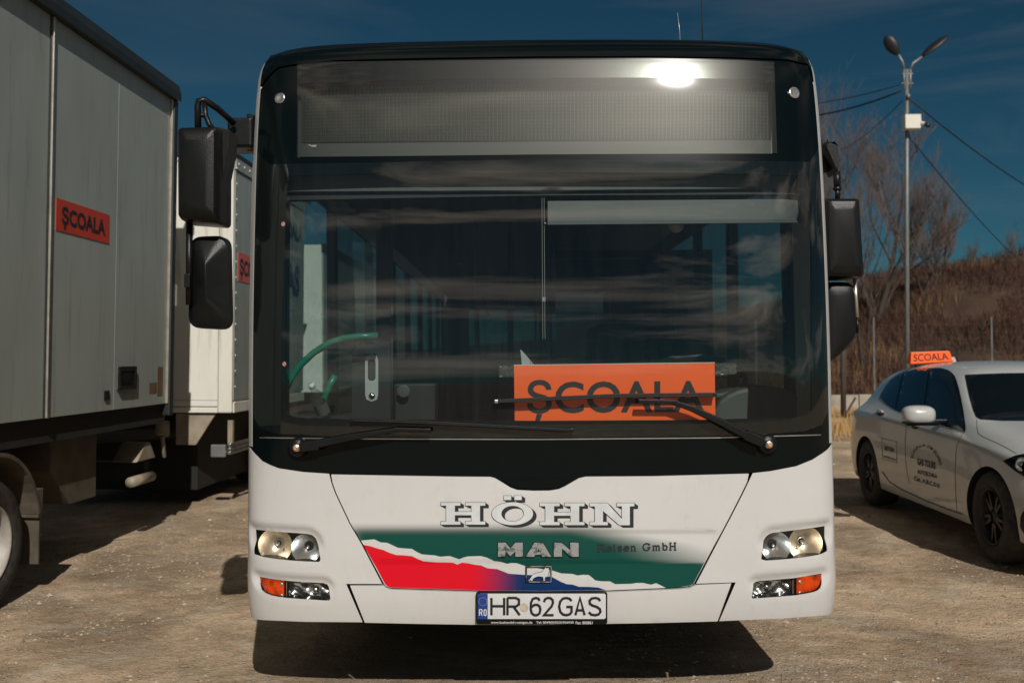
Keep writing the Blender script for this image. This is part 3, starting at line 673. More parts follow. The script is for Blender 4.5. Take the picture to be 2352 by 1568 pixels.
for k_ in range(3):
    zz = q1[1] + (q0[1] - q1[1]) * (k_ + .5) / 3
    MB(F2).box((X2, -.06, zz - .014), (-.055, -.03, zz + .014)).build('side_guard_rail', M['bright_metal'], tr2, bevel=.004)
MB(F2).box((X2, -1.6, -.22), (-.0, -.9, -.01)).build('chassis_beam', M['chassis'], tr2)
for a_ in (-2.3,): 
    wheel(tr2, F2, Vector((a_, -.38, .36 - O2.z)), .36, .24, M['bright_metal']); wheel(tr2, F2, Vector((a_, -W2 + .35, .36 - O2.z)), .36, .24, M['bright_metal'])
MB(F2).box((-2.7, -1.9, .14 - O2.z), (-.35, -.45, -.02)).build('shade_box', M['chassis'], tr2, bevel=.01)  # dark box added under the trailer so its shadow hides the lit ground
db = loc_in(F2, Vector((O1.x - 1.2, 8.3, .75)))
MB(F2).tube([(-.1, -.6, -.2), (db.x, db.y, db.z)], .05, 8).tube([(-.1, -1.8, -.2), (db.x, db.y, db.z)], .05, 8).build('drawbar', M['chassis'], tr2)

# ---- third trailer, seen only through the bus windows
O3 = Vector((-2.75, 14.5, .95)); F3 = frame(O3, 0)
tr3 = thing('box_trailer', 'pale grey box trailer farthest back, seen through the bus door windows', 'trailer', (-4, 18, 0))
MB(F3).box((-9, -2.4, 0), (-.02, -.02, 2.15)).build('body', M['white_side'], tr3)
for k in range(7): MB(F3).box((-.03 - (k + 1) * 1.28 + .006, -.019, .1), (-.03 - k * 1.28, .0, 2.05)).build('side_panel', M['panel_grey'], tr3, bevel=.002)
MB(F3).box((-9, -.02, 2.052), (0, .012, 2.17)).build('top_rail', M['dark_rail'], tr3)
MB(F3).box((-9, -1.6, -.3), (-.0, -.9, -.01)).build('chassis_beam', M['chassis'], tr3)
for a_ in (-6, -7.2): wheel(tr3, F3, Vector((a_, -.1, .45 - .95)), .45, .26, M['bright_metal'])
# ------------------------------------------------------------------ BUS: one parametric shell, (s = arc length round the nose, v = height)
XB, Y0, HW = 0.115, 3.97, 1.224
_t = np.linspace(0, math.pi / 2, 900); _nn = 5.8
_u = HW * np.sin(_t) ** (2 / _nn); _c = .40 * (1 - np.cos(_t) ** (2 / _nn)) + .003 * _u ** 2
_u = np.concatenate([_u, [HW] * 2]); _c = np.concatenate([_c, [_c[-1] + 6, _c[-1] + 14]])
_s = np.concatenate([[0], np.cumsum(np.hypot(np.diff(_u), np.diff(_c)))])
S_CORNER = _s[899]; Y_CORNER = Y0 + _c[899]
def hermite(xs, ys):
    xs = np.array(xs, float); ys = np.array(ys, float); m = np.gradient(ys, xs)
    def f0(x):
        x = np.clip(x, xs[0], xs[-1]); i = np.clip(np.searchsorted(xs, x) - 1, 0, len(xs) - 2); h = xs[i + 1] - xs[i]; t = (x - xs[i]) / h
        return (2 * t ** 3 - 3 * t ** 2 + 1) * ys[i] + (t ** 3 - 2 * t ** 2 + t) * h * m[i] + (-2 * t ** 3 + 3 * t ** 2) * ys[i + 1] + (t ** 3 - t ** 2) * h * m[i + 1]
    tx = np.linspace(xs[0], xs[-1], 6000); ty = f0(tx)
    return lambda x: np.interp(x, tx, ty)
VM = 2.775
PV = hermite([.28, .36, .45, .6, .8, 1.0, 1.2, 1.5, 1.8, 2.1, 2.4, 2.6, 2.68, 2.72, 2.755, VM], [.06, .02, .0, -.005, 0, .008, .012, .022, .044, .078, .123, .158, .176, .194, .234, .30])
WV = hermite([.28, .36, .45, .7, 1.1, 1.6, 2.0, 2.3, 2.5, 2.6, 2.67, 2.715, 2.75, VM], [.985, .995, 1.0, 1.0, 1.0, 1.0, 1.001, 1.002, 1.0, .997, .991, .978, .958, .92])
def F0(s, v):
    a = np.abs(s); u = np.interp(a, _s, _u) * np.sign(s) * WV(v); c = np.interp(a, _s, _c)
    fade = np.clip(1 - (np.maximum(c - .42, 0)) / .8, 0, 1)
    z = v + .016 * (1 - np.minimum(np.abs(u) / 1.2, 1) ** 2) * sstep((v - 2.35) / .42)
    return np.stack([XB + u, Y0 + c + PV(v) * fade, z + 0 * u], -1)
def Fn(s, v):
    e = 1e-3; a = F0(s + e, v) - F0(s - e, v); vv = np.clip(v, .285, VM - .005); b = F0(s, vv + e) - F0(s, vv - e)
    n = np.cross(a, b); return n / np.linalg.norm(n, axis=-1, keepdims=True)
def Fs(s, v, off=0.0):
    s = np.asarray(s, float); v = np.asarray(v, float); o = np.asarray(off, float)
    if not o.ndim and o == 0: return F0(s, v)
    return F0(s, v) + Fn(s, v) * (o[..., None] if o.ndim else o)
_gs, _gv = np.meshgrid(np.linspace(-S_CORNER - .1, S_CORNER + .1, 260), np.linspace(.28, VM, 150))
_gp = proj_np(F0(_gs, _gv)); _ok = np.gradient(_gp[..., 0], axis=1) > 0.15
_gpf = _gp[_ok]; _gsf = _gs[_ok]; _gvf = _gv[_ok]
def sv(P, off=0.0):
    """picture position -> point of the shell (s, v)"""
    P = np.atleast_2d(np.array(P, float)); out = np.zeros_like(P)
    for k in range(0, len(P), 200):
        d = ((P[k:k + 200, None, :] - _gpf[None]) ** 2).sum(-1).argmin(1); out[k:k + 200, 0] = _gsf[d]; out[k:k + 200, 1] = _gvf[d]
    for it in range(9):
        s, v = out[:, 0], out[:, 1]; p = proj_np(Fs(s, v, off)); e = 1e-3
        js = (proj_np(Fs(s + e, v, off)) - p) / e; jv = (proj_np(Fs(s, v + e, off)) - p) / e; r = P - p
        if np.abs(r).max() < .03: break
        det = js[:, 0] * jv[:, 1] - js[:, 1] * jv[:, 0]; det = np.where(np.abs(det) < 4e3, 4e3 * np.sign(det + 1e-9), det)
        ds = (r[:, 0] * jv[:, 1] - r[:, 1] * jv[:, 0]) / det; dv = (js[:, 0] * r[:, 1] - js[:, 1] * r[:, 0]) / det
        out[:, 0] = np.clip(s + np.clip(ds, -.03, .03), -S_CORNER - .05, S_CORNER + .05); out[:, 1] = np.clip(v + np.clip(dv, -.05, .05), .28, VM)
    return out
def B(px, py, off=0.0): q = sv([(px, py)], off)[0]; return Vector(Fs(q[0], q[1], off).tolist())
def Bn(px, py): q = sv([(px, py)])[0]; return Vector(Fn(q[0], q[1]).tolist())
for yy in (200, 288, 519, 800, 1000, 1290):   # silhouette check
    rr = np.abs(_gp[..., 1] - yy) < 9; print('sil', yy, _gp[..., 0][rr].min().round(), _gp[..., 0][rr].max().round())
print('corner', [(int(a), int(b)) for a, b in _gp[130:, 3][::4]]) if False else None; print('roof', _gp[-1, 130].round(), 'bottom', _gp[3, 130].round(), proj_np(F0(np.array([-1.0, 1.0]), np.array([VM, VM]))).round())

def to_sv(poly, off=0.0, step=.03):
    """mixed outline: (px, py) or ('s', s, v); returns a resampled (s, v) loop"""
    pts = []; n = len(poly)
    for i in range(n):
        a, b = poly[i], poly[(i + 1) % n]
        if a[0] != 's' and b[0] != 's':
            k = max(1, int(math.hypot(a[0] - b[0], a[1] - b[1]) / (step * 540)))
            P = [(a[0] + (b[0] - a[0]) * j / k, a[1] + (b[1] - a[1]) * j / k) for j in range(k)]
            pts += [tuple(q) for q in sv(P, off)]
        else:
            A = a[1:] if a[0] == 's' else tuple(sv([a], off)[0]); Bq = b[1:] if b[0] == 's' else tuple(sv([b], off)[0])
            k = max(1, int(math.hypot(A[0] - Bq[0], A[1] - Bq[1]) / step))
            pts += [(A[0] + (Bq[0] - A[0]) * j / k, A[1] + (Bq[1] - A[1]) * j / k) for j in range(k)]
    return np.array(pts)
def inside(P, loop):
    x, y = P[:, 0], P[:, 1]; r = np.zeros(len(P), bool); a = loop; b = np.roll(loop, -1, 0)
    for (x1, y1), (x2, y2) in zip(a, b):
        c = ((y1 > y) != (y2 > y)); 
        if y1 != y2: r ^= c & (x < (x2 - x1) * (y - y1) / (y2 - y1) + x1)
    return r
def dist_loop(P, loop):
    d = np.full(len(P), 1e9); a = loop; b = np.roll(loop, -1, 0)
    for p, q in zip(a, b):
        e = q - p; L2 = (e ** 2).sum() + 1e-12; t = np.clip(((P - p) @ e) / L2, 0, 1); d = np.minimum(d, np.hypot(*(P - p - t[:, None] * e).T))
    return d
def cdt(loops, sp):
    V = []; E = []
    for lo in loops:
        k = len(V); V += [tuple(p) for p in lo]; E += [(k + i, k + (i + 1) % len(lo)) for i in range(len(lo))]
    lo0 = loops[0]; x0, y0 = lo0.min(0); x1, y1 = lo0.max(0)
    gx_ = np.arange(x0 + sp * .5, x1, sp); gy_ = np.arange(y0 + sp * .5, y1, sp)
    if len(gx_) and len(gy_):
        G = np.array(np.meshgrid(gx_, gy_)).reshape(2, -1).T; k = inside(G, lo0)
        for h in loops[1:]: k &= ~inside(G, h)
        G = G[k]
        if len(G):
            al = np.vstack(loops); dm = np.full(len(G), 1e9)
            for c in range(0, len(al), 100): dm = np.minimum(dm, np.sqrt(((G[:, None] - al[None, c:c + 100]) ** 2).sum(-1)).min(1))
            V += [tuple(p) for p in G[dm > sp * .35]]
    r = geometry.delaunay_2d_cdt([Vector(v) for v in V], E, [], 0, 1e-7)
    P = np.array([tuple(v) for v in r[0]]); T = np.array([f for f in r[2] if len(f) == 3]); c = P[T].mean(1); k = inside(c, lo0)
    for h in loops[1:]: k &= ~inside(c, h)
    T = T[k]
    a, b, cc = P[T[:, 0]], P[T[:, 1]], P[T[:, 2]]; ar = (b[:, 0] - a[:, 0]) * (cc[:, 1] - a[:, 1]) - (b[:, 1] - a[:, 1]) * (cc[:, 0] - a[:, 0])
    T[ar < 0] = T[ar < 0][:, ::-1]; return P, T
def patch(name, poly, m, parent, off=0.0, thick=.0, holes=(), sp=.03, colfn=None, disp=None, front=True, smooth=True, back=False, step=None):
    lo = to_sv(poly, off, step or sp) if not isinstance(poly, np.ndarray) else poly
    hl = [to_sv(h, off, step or sp) if not isinstance(h, np.ndarray) else h for h in holes]
    P, T = cdt([lo] + hl, sp)
    d = disp(P) if disp else 0.0
    top = Fs(P[:, 0], P[:, 1], off + d); V = [top] if front else []; Fc = [T] if front else []
    cols = colfn(P, proj_np(top)) if colfn else None
    if thick:
        ed = np.sort(np.concatenate([T[:, [0, 1]], T[:, [1, 2]], T[:, [2, 0]]]), 1); dr = np.concatenate([T[:, [0, 1]], T[:, [1, 2]], T[:, [2, 0]]])
        u_, inv, cnt = np.unique(ed, axis=0, return_inverse=True, return_counts=True); be = dr[cnt[inv.ravel()] == 1]
        bk = Fs(P[:, 0], P[:, 1], off - thick + (d if disp else 0))
        n = sum(len(a) for a in V); A = top[be.ravel()]; Bk = bk[be.ravel()]; V += [A, Bk]; k = len(be)
        i0 = n + np.arange(k) * 2; W = np.stack([i0 + 1, i0, i0 + 2 * k, i0 + 1 + 2 * k], -1)
        Fc = [list(map(list, f)) for f in Fc] + [list(map(list, W))]
        if back:
            n2 = n + 4 * k; V.append(bk); Fc.append([list(t + n2)[::-1] for t in T])
        if cols is not None: cols = np.vstack([cols, cols[be.ravel()], cols[be.ravel()]] + ([cols] if back else []))
    else: Fc = [list(map(list, f)) for f in Fc]
    o = mesh(name, np.vstack(V), [f for g in Fc for f in g], m, parent, smooth, cols); return o
def rect_sv(s0, s1, v0, v1, ds=.3, dv=.08, side=1):
    ns = max(1, int(abs(s1 - s0) / ds)); nv = max(1, int(abs(v1 - v0) / dv))
    return np.array([(s0 + (s1 - s0) * i / ns, v0) for i in range(ns)] + [(s1, v0 + (v1 - v0) * i / nv) for i in range(nv)] +
                    [(s1 + (s0 - s1) * i / ns, v1) for i in range(ns)] + [(s0, v1 + (v0 - v1) * i / nv) for i in range(nv)])
def strip(name, s0, s1, v0, v1, m, parent, off=0, thick=.03, ns=4, nv=8):
    S, Vv = np.meshgrid(np.linspace(s0, s1, ns + 1), np.linspace(v0, v1, nv + 1)); P = Fs(S, Vv, off); Q = Fs(S, Vv, off - thick)
    n1 = (ns + 1) * (nv + 1)
    if not thick:
        I = np.arange(n1).reshape(nv + 1, ns + 1); a = np.stack([I[:-1, :-1], I[:-1, 1:], I[1:, 1:], I[1:, :-1]], -1).reshape(-1, 4)
        return mesh(name, P.reshape(-1, 3), (a[:, ::-1] if s1 < s0 else a).tolist(), m, parent, smooth=True)
    V = np.vstack([P.reshape(-1, 3), Q.reshape(-1, 3)]); I = np.arange(n1).reshape(nv + 1, ns + 1)
    a = np.stack([I[:-1, :-1], I[:-1, 1:], I[1:, 1:], I[1:, :-1]], -1).reshape(-1, 4)
    if s1 < s0: a = a[:, ::-1]
    Fc = a.tolist() + (a[:, ::-1] + n1).tolist()
    ring = list(I[0]) + list(I[1:, -1]) + list(I[-1, -2::-1]) + list(I[-2:0:-1, 0])
    if s1 < s0: ring = ring[::-1]
    Fc += [[ring[i], ring[i - 1], ring[i - 1] + n1, ring[i] + n1] for i in range(len(ring))]
    o = mesh(name, V, Fc, m, parent); return autosmooth(o, 35)

bus = thing('bus', 'white city bus with black front and large windscreen, seen head-on in the middle', 'bus', (XB, 9, 0))
SILs = {}
_ss = np.linspace(.9, S_CORNER, 400); _xx = proj_np(F0(_ss, np.full(400, 1.5)))[:, 0]; _im = _xx.argmax()
SB = float(_ss[:_im][np.searchsorted(_xx[:_im], _xx[_im] - 7.5)])     # where the black front ends and the white side edge begins
# ---- outlines taken from the front
band = [(576, 1027), (585, 1040), (602, 1057), (620, 1066), (640, 1073.6), (696.5, 1082), (753, 1085.7), (900, 1090), (1050, 1092.5), (1126, 1093), (1137, 1096), (1157, 1108), (1172, 1117.5), (1187.4, 1123), (1225, 1125), (1263, 1124.6), (1284, 1121), (1297, 1115), (1315, 1104.6), (1330, 1096), (1345.6, 1092.5), (1500, 1091.5), (1715.7, 1085.7), (1770, 1080), (1829, 1068.7), (1866.7, 1053.6), (1888, 1040), (1904.5, 1019.6)]
vL = sv([band[0]])[0][1]; vR = sv([band[-1]])[0][1]
black_outline = [('s', -SB, 2.58), ('s', -SB, vL)] + band[1:-1] + [('s', SB, vR), ('s', SB, 2.58)] + \
    [(1855, 152), (1809, 141), (1700, 136.5), (1500, 134), (1230, 134), (1000, 137), (777, 142.5), (690, 150), (640, 158)]
ws_hole = [(656, 404), (900, 398), (1240, 396), (1600, 397), (1862, 403), (1865, 600), (1865, 945), (1855, 957), (1600, 964), (1240, 966), (800, 963), (670, 957), (656, 945)]
disp_hole = [(683, 192.5), (900, 184.5), (1230, 179), (1500, 178.5), (1778, 183), (1785, 354), (1500, 354), (1230, 355), (900, 358.5), (682, 362.5)]
patch('black_surround', black_outline, M['black_gloss'], bus, 0, .012, [ws_hole, disp_hole], sp=.045)
# roof cap above the seam
cap = [(1809, 138), (1700, 133.5), (1500, 131), (1230, 131), (1000, 134), (777, 139.5), (690, 147), (640, 155)]
SBt = SB
capo = [('s', -SBt, 2.595)] + [('s', -SBt + 2 * SBt * i / 40, VM - .003) for i in range(41)] + [('s', SBt, 2.595)] + [(1855, 149)] + cap
lo_cap = to_sv(capo, 0, .03)
patch('roof_cap', lo_cap, M['black_gloss'], bus, .004, .02, sp=.03)
# roof behind the rim
rs = np.linspace(-S_CORNER - .3, S_CORNER + .3, 60); ring0 = Fs(rs, np.full(60, (VM - .002)), 0)
rr_ = [ring0]
for k_, (sc_, dy, dz) in enumerate([(.985, .035, .006), (.95, .10, .010), (.9, .25, .012)]):
    q = ring0.copy(); q[:, 0] = XB + (q[:, 0] - XB) * sc_; q[:, 1] += dy; q[:, 2] = q[:, 2] + dz; rr_.append(q)
q = rr_[-1].copy(); q[:, 1] = 16.0; rr_.append(q)
n_ = 60; RV = np.vstack(rr_); RF = [[k * n_ + i, k * n_ + i + 1, (k + 1) * n_ + i + 1, (k + 1) * n_ + i] for k in range(len(rr_) - 1) for i in range(n_ - 1)]
mesh('roof', RV, RF, M['black_gloss'], bus, smooth=True)
# white body edge right and left of the black front, then the sides
for sg in (-1, 1):
    v0 = vL if sg < 0 else vR
    strip('front_pillar', sg * (SB + .002), sg * (S_CORNER + .25), v0 + .004, (VM - .002), M['white_paint'], bus, .0, .02, 14, 50)
    S1 = S_CORNER + .25; S2 = S_CORNER + 11.3
    SD = S1 + (1.45 if sg < 0 else 0)
    strip('side_panel', sg * SD, sg * S2, .34, .98, M['white_side'], bus, 0, .03, 10, 6)
    strip('side_panel', sg * S1, sg * S2, 2.35, (VM - .002), M['white_side'], bus, 0, .03, 10, 10)
    strip('inner_lining', sg * SD, sg * S2, .44, .98, M['interior'], bus, -.034, .02, 10, 3)
    strip('inner_lining', sg * S1, sg * S2, 2.30, 2.6, M['interior'], bus, -.034, .02, 10, 3)
    edges = [S1, S1 + .1] if sg > 0 else [S1, S1 + .08]
    pil = [S1] + ([S1 + 1.25, S1 + 2.35, S1 + 3.9, S1 + 5.4, S1 + 6.9, S1 + 8.4, S1 + 9.9, S2 - .06] if sg > 0 else [S1 + 1.35, S1 + 2.9, S1 + 4.4, S1 + 5.7, S1 + 7.1, S1 + 8.5, S1 + 9.9, S2 - .06])
    for i, p_ in enumerate(pil): strip('window_pillar', sg * p_, sg * (p_ + .10), .98, 2.35, M['black_gloss'], bus, 0, .05, 1, 8)
    for i in range(len(pil) - 1):
        low = .42 if (sg < 0 and i == 0) else .98
        strip('side_window', sg * (pil[i] + .10), sg * pil[i + 1], .984 if low > .5 else low, 2.346, M['side_glass'] if low > .5 else M['door_glass'], bus, -.008, 0, 3, 6)
    for a_ in (1.9, 7.6):
        yc = Y_CORNER + a_
        wfr = (Vector((XB + sg * 1.235, yc, 0)), Vector((0, 1, 0)), Vector((sg, 0, 0)), Vector((0, 0, 1)))
        wheel(bus, wfr, Vector((0, 0, .48)), .48, .28, M['bright_metal'])
# ---- lamp cut-outs
headL = [(578, 1216), (620, 1220.5), (665, 1223.7), (700, 1226), (714, 1229), (722, 1236), (727, 1247), (731, 1259), (734.5, 1275), (736, 1285), (732.6, 1290), (700, 1289), (658, 1286), (630, 1283), (606, 1279), (582, 1272)]
lowL = [(588.3, 1325), (615, 1330), (650.6, 1334.5), (700, 1338), (740, 1340), (749, 1342.5), (754, 1350), (757.5, 1366), (758.5, 1375), (755, 1379.5), (700, 1376), (659, 1373), (638, 1370.5), (621, 1367), (608, 1361.5), (599, 1355), (592, 1342.6)]
headR = [(1760, 1287), (1749, 1284), (1750, 1270), (1757, 1241.6), (1762, 1233), (1770, 1227), (1778, 1224), (1800, 1221.5), (1840.5, 1216.5), (1875, 1212), (1902.5, 1208), (1902, 1240), (1901, 1265), (1892, 1270), (1880, 1273.8), (1850, 1279), (1826, 1281.8), (1790, 1285)]
lowR = [(1729, 1374.5), (1727, 1370.5), (1730, 1353), (1733, 1341), (1738, 1337.5), (1748, 1335.5), (1790, 1332), (1825.9, 1329), (1860, 1323.5), (1894, 1317.7), (1893, 1335.3), (1890, 1343), (1886, 1350), (1879, 1356), (1870, 1359.5), (1850, 1363.5), (1828.8, 1367), (1780, 1371)]
lampP = {k: to_sv(v, 0, .008) for k, v in dict(headL=headL, lowL=lowL, headR=headR, lowR=lowR).items()}
def dish(P):
    d = np.zeros(len(P))
    for k, lo in lampP.items():
        dd = dist_loop(P, lo); top_ = lo[:, 1].max(); up = sstep((P[:, 1] - (lo[:, 1].min() + .25 * (top_ - lo[:, 1].min()))) / .05)
        d = np.minimum(d, -.016 * (1 - sstep((dd - .004) / (.010 + .020 * up))) * (.12 + .88 * up))
    # the lower edge of the bumper rolls under
    return d - .03 * np.clip((.375 - P[:, 1]) / .05, 0, 1) ** 2
vb = .335
flapL = [(759, 1088), (764, 1108), (772, 1131), (789, 1167), (806, 1202.8), (832.5, 1248), (858, 1297), (881.6, 1342)]
flapR = [(1594.8, 1340.6), (1613, 1306), (1650, 1235), (1676, 1186), (1702, 1135), (1716, 1106), (1722, 1086.5)]
def shift(L, dx): return [(x + dx, y) for x, y in L]
vbot = sv([(700, 1426)])[0][1]
cornerL = [('s', -S_CORNER - .3, .345)] + [('s', -S_CORNER - .3, vL - .004), ('s', -SB - .03, vL - .004)] + [(x, y + 1.5) for x, y in band[1:7]] + [(756, 1087.5)] + shift(flapL, -3)[1:] + [(878, 1340), (795, 1340), (832.5, 1428), (700, 1427), (602, 1423)]
patch('front_corner_panel', cornerL, M['white_paint'], bus, 0, .003, [lampP['headL'], lampP['lowL']], sp=.013, disp=dish)
cornerR = [('s', S_CORNER + .3, vR - .004), ('s', S_CORNER + .3, .345), (1895, 1412), (1800, 1419), (1652, 1425.5), (1690, 1336.5), (1599, 1339.5)] + shift(flapR, 3.5)[1:-1] + [(1729, 1086)] + [(x, y + 1.5) for x, y in band[23:-1]] + [('s', SB + .03, vR - .004)]
patch('front_corner_panel', cornerR, M['white_paint'], bus, 0, .003, [lampP['headR'], lampP['lowR']], sp=.013, disp=dish)
def fdisp(P):
    p = proj_np(Fs(P[:, 0], P[:, 1], 0)); x, y = p[:, 0], p[:, 1]
    w1 = sstep((x - 780) / 60) * sstep((1660 - x) / 30)
    d = -.007 * sstep((y - 1216) / 9) * w1 - .004 * sstep((y - 1286) / 7) * sstep((x - 850) / 30) * sstep((1625 - x) / 25)
    g = np.hypot((x - 1226) / 125, (y - 1100) / 42); d = d - .004 * sstep(1 - g)
    d = d - .008 * np.exp(-((y - 1346) / 6) ** 2) * 0
    return d
flap = [(760.5, 1089)] + flapL[1:] + [(885, 1346), (890, 1348.5), (900, 1350.5), (1093, 1356.5), (1240, 1358), (1398.5, 1356.5), (1560, 1349.5), (1580, 1347), (1588, 1345)] + flapR[:-1] + [(1720, 1087.3)] + [(x, y + 1.5) for x, y in band[22:6:-1]]
patch('front_flap', flap, M['white_paint'], bus, .002, .02, sp=.011, disp=fdisp)
bump_c = [(804, 1344), (880, 1344), (886, 1349.5), (898, 1353.5), (1093, 1359.5), (1240, 1361), (1398.5, 1359.5), (1562, 1352.5), (1584, 1350), (1600, 1342.5), (1679.8, 1339), (1648, 1426), (1500, 1430), (1240, 1434.5), (1093, 1434), (950, 1431.5), (838, 1429)]
patch('bumper_panel', bump_c, M['white_paint'], bus, .001, .02, sp=.02, disp=dish)
# dark carrier behind the gaps
patch('carrier', [('s', -S_CORNER, vb + .06), ('s', -S_CORNER, 1.0), ('s', S_CORNER, 1.0), ('s', S_CORNER, vb + .06)], M['black_matt'], bus, -.035, 0, [lampP[k] for k in lampP], sp=.08)
MB().box((XB - 1.15, 4.5, .30), (XB + 1.15, 16, .40)).build('underbody', M['chassis'], bus)

# ---- painted stripes on the flap
green_low = [(830.6, 1240.5), (859, 1238), (874, 1245), (889, 1246), (913.7, 1257.5), (930, 1259), (945.8, 1260), (957, 1267), (968.4, 1272.6), (998.6, 1275), (1010, 1278), (1032.6, 1276.5), (1055, 1284), (1064, 1280), (1074, 1277.5), (1104, 1276.5), (1118, 1280), (1134.6, 1287.7), (1150, 1290), (1164.8, 1295), (1174, 1293), (1187, 1293.5), (1206, 1300), (1240, 1306), (1268, 1310), (1290, 1317), (1315, 1318), (1326.7, 1321.7), (1340, 1320), (1353, 1320.6), (1360, 1326), (1368, 1333), (1380, 1335), (1402, 1335.3), (1413.6, 1341.7), (1451, 1341), (1463, 1339), (1477.8, 1339), (1496.7, 1343), (1508, 1339.5), (1518, 1344), (1532.5, 1351.5)]
gpoly = [(802, 1195.5)] + [(806, 1202.8), (829, 1241)] + green_low + [(1560, 1349.2), (1586, 1345), (1594, 1340.6), (1612, 1306), (1649, 1235), (1658, 1218), (1480, 1208), (1300, 1195.5)]
WHT = np.array([.56, .555, .54]) * .97; GRN = np.array([.001, .056, .042])
def gcol(P, p):
    x, y = p[:, 0], p[:, 1]
    up = sstep((y - 1198) / 32)                                   # sprayed upper edge
    lim = np.interp(y, [1190, 1225, 1250, 1278, 1289, 1294, 1340], [1440, 1480, 1620, 1710, 1725, 1735, 1790])
    rt = sstep((lim - x) / np.interp(y, [1200, 1225, 1278, 1289, 1294, 1340], [170, 190, 300, 290, 150, 90]))
    cr2 = 1 - .8 * np.exp(-((y - 1291) / 3) ** 2) * 0
    lf = sstep((x - 800) / 40) * .25 + .75
    a = np.clip(up * np.maximum(rt, 0) * lf, 0, 1)[:, None] ** .8
    return WHT * (1 - a) + GRN * a
patch('green_stripe', gpoly, M['decal'], bus, .0032, 0, sp=.009, disp=fdisp, colfn=gcol)
red_top = [(834, 1251), (850, 1254), (866.5, 1259.4), (880, 1263), (893, 1269), (910, 1274.5), (925, 1275), (945.8, 1277), (960, 1284), (972, 1289), (998.6, 1291.5), (1020, 1292), (1040, 1292.5), (1049.6, 1297), (1061, 1292.4), (1075, 1294), (1089, 1297), (1105, 1299), (1119.5, 1305.5), (1142, 1307.5), (1168.5, 1318), (1206, 1320.6), (1240, 1322), (1268, 1325.5), (1289, 1336.8), (1302, 1342), (1315.4, 1343), (1330, 1348), (1357, 1348.5), (1375, 1350), (1391, 1355.8)]
rpoly = red_top + [(1240, 1357.3), (1093, 1355.8), (900, 1349.8), (890, 1347.8), (884, 1342.5), (860, 1297)]
def rcol(P, p):
    t = sstep((p[:, 0] - 1075) / 125)[:, None]; c = np.array([.62, .002, .014]) * (1 - t) + np.array([.001, .024, .105]) * t
    return c
patch('red_blue_stripe', rpoly, M['decal'], bus, .0032, 0, sp=.012, disp=fdisp, colfn=rcol)

# ---- lettering on the flap; letters are outlines in picture units mapped to the shell
def shell_poly(name, polys, m, parent, off, thick=0, disp=fdisp, sp=.02, holes=()):
    V = []; Fc = []
    for k, pl in enumerate(polys):
        lo = to_sv(pl, off, .02); hl = [to_sv(h, off, .02) for h in (holes[k] if k < len(holes) else ())]
        P, T = cdt([lo] + hl, sp); d = disp(P) if disp else 0; top_ = Fs(P[:, 0], P[:, 1], off + d); n = len(V)
        V += [tuple(q) for q in top_]; Fc += (T + n).tolist()
        if thick:
            bk = Fs(P[:, 0], P[:, 1], off - thick + d); ed = {}
            for t in T:
                for a, b in ((t[0], t[1]), (t[1], t[2]), (t[2], t[0])): ed[(int(a), int(b))] = 1
            n2 = len(V); V += [tuple(q) for q in bk]
            for (a, b) in ed:
                if (b, a) not in ed: Fc.append([a + n2, b + n2, b + n, a + n])
    return mesh(name, V, Fc, m, parent)
def Hs(x, y, w=102, h=50.5):
    sx_, sy_ = w / 465, h / 228
    P = [(0, 0), (205, 0), (205, 32), (147, 32), (147, 95), (320, 95), (320, 32), (258, 32), (258, 0), (465, 0), (465, 32), (410, 32), (410, 196), (465, 196), (465, 228), (258, 228), (258, 196), (320, 196), (320, 131), (147, 131), (147, 196), (205, 196), (205, 228), (0, 228), (0, 196), (55, 196), (55, 32), (0, 32)]
    return [(x + a * sx_, y + b * sy_) for a, b in P]
def Ns(x, y, w=102, h=50.5):
    sx_, sy_ = w / 465, h / 228
    P = [(0, 0), (182, 0), (335, 165), (335, 33), (280, 33), (280, 0), (465, 0), (465, 33), (418, 33), (418, 228), (308, 228), (137, 80), (137, 195), (187, 195), (187, 228), (0, 228), (0, 195), (52, 195), (52, 33), (0, 33)]
    return [(x + a * sx_, y + b * sy_) for a, b in P]
def ell(cx, cy, rx, ry, n=40): return [(cx + rx * math.cos(2 * math.pi * i / n), cy + ry * math.sin(2 * math.pi * i / n)) for i in range(n)]
def fat(P, d):
    """grow an outline by d"""
    n = len(P); A = sum(P[i][0] * P[(i + 1) % n][1] - P[(i + 1) % n][0] * P[i][1] for i in range(n)); sg = 1 if A > 0 else -1; out = []
    for i in range(n):
        p0_, p1, p2 = P[i - 1], P[i], P[(i + 1) % n]
        def nn(a, b): l = math.hypot(b[0] - a[0], b[1] - a[1]) or 1; return ((b[1] - a[1]) / l * sg, -(b[0] - a[0]) / l * sg)
        a, b = nn(p0_, p1), nn(p1, p2); k = 1 + a[0] * b[0] + a[1] * b[1]; k = max(k, .4); out.append((p1[0] + (a[0] + b[0]) / k * d, p1[1] + (a[1] + b[1]) / k * d))
    return out
glyphs = [(Hs(1012.6, 1153.5), []), (ell(1177, 1179, 47.5, 26.2), [ell(1177.5, 1179, 26, 18)]), (Hs(1240.4, 1154.6), []), (Ns(1355, 1154.8), []),
          ([(1157.3, 1137.8), (1174.2, 1137.8), (1174.2, 1147.6), (1157.3, 1147.6)], []), ([(1181.6, 1137.8), (1198.2, 1137.8), (1198.2, 1147.6), (1181.6, 1147.6)], [])]
def edge_shadow(P, dx, dy):
    """side faces of an extruded letter seen as flat print"""
    out = []; n = len(P)
    for i in range(n):
        a, b = P[i], P[(i + 1) % n]
        q = [a, b, (b[0] + dx, b[1] + dy), (a[0] + dx, a[1] + dy)]
        ar = abs((b[0] - a[0]) * dy - (b[1] - a[1]) * dx)
        if ar > .6: out.append(q)
    return out
sh = []
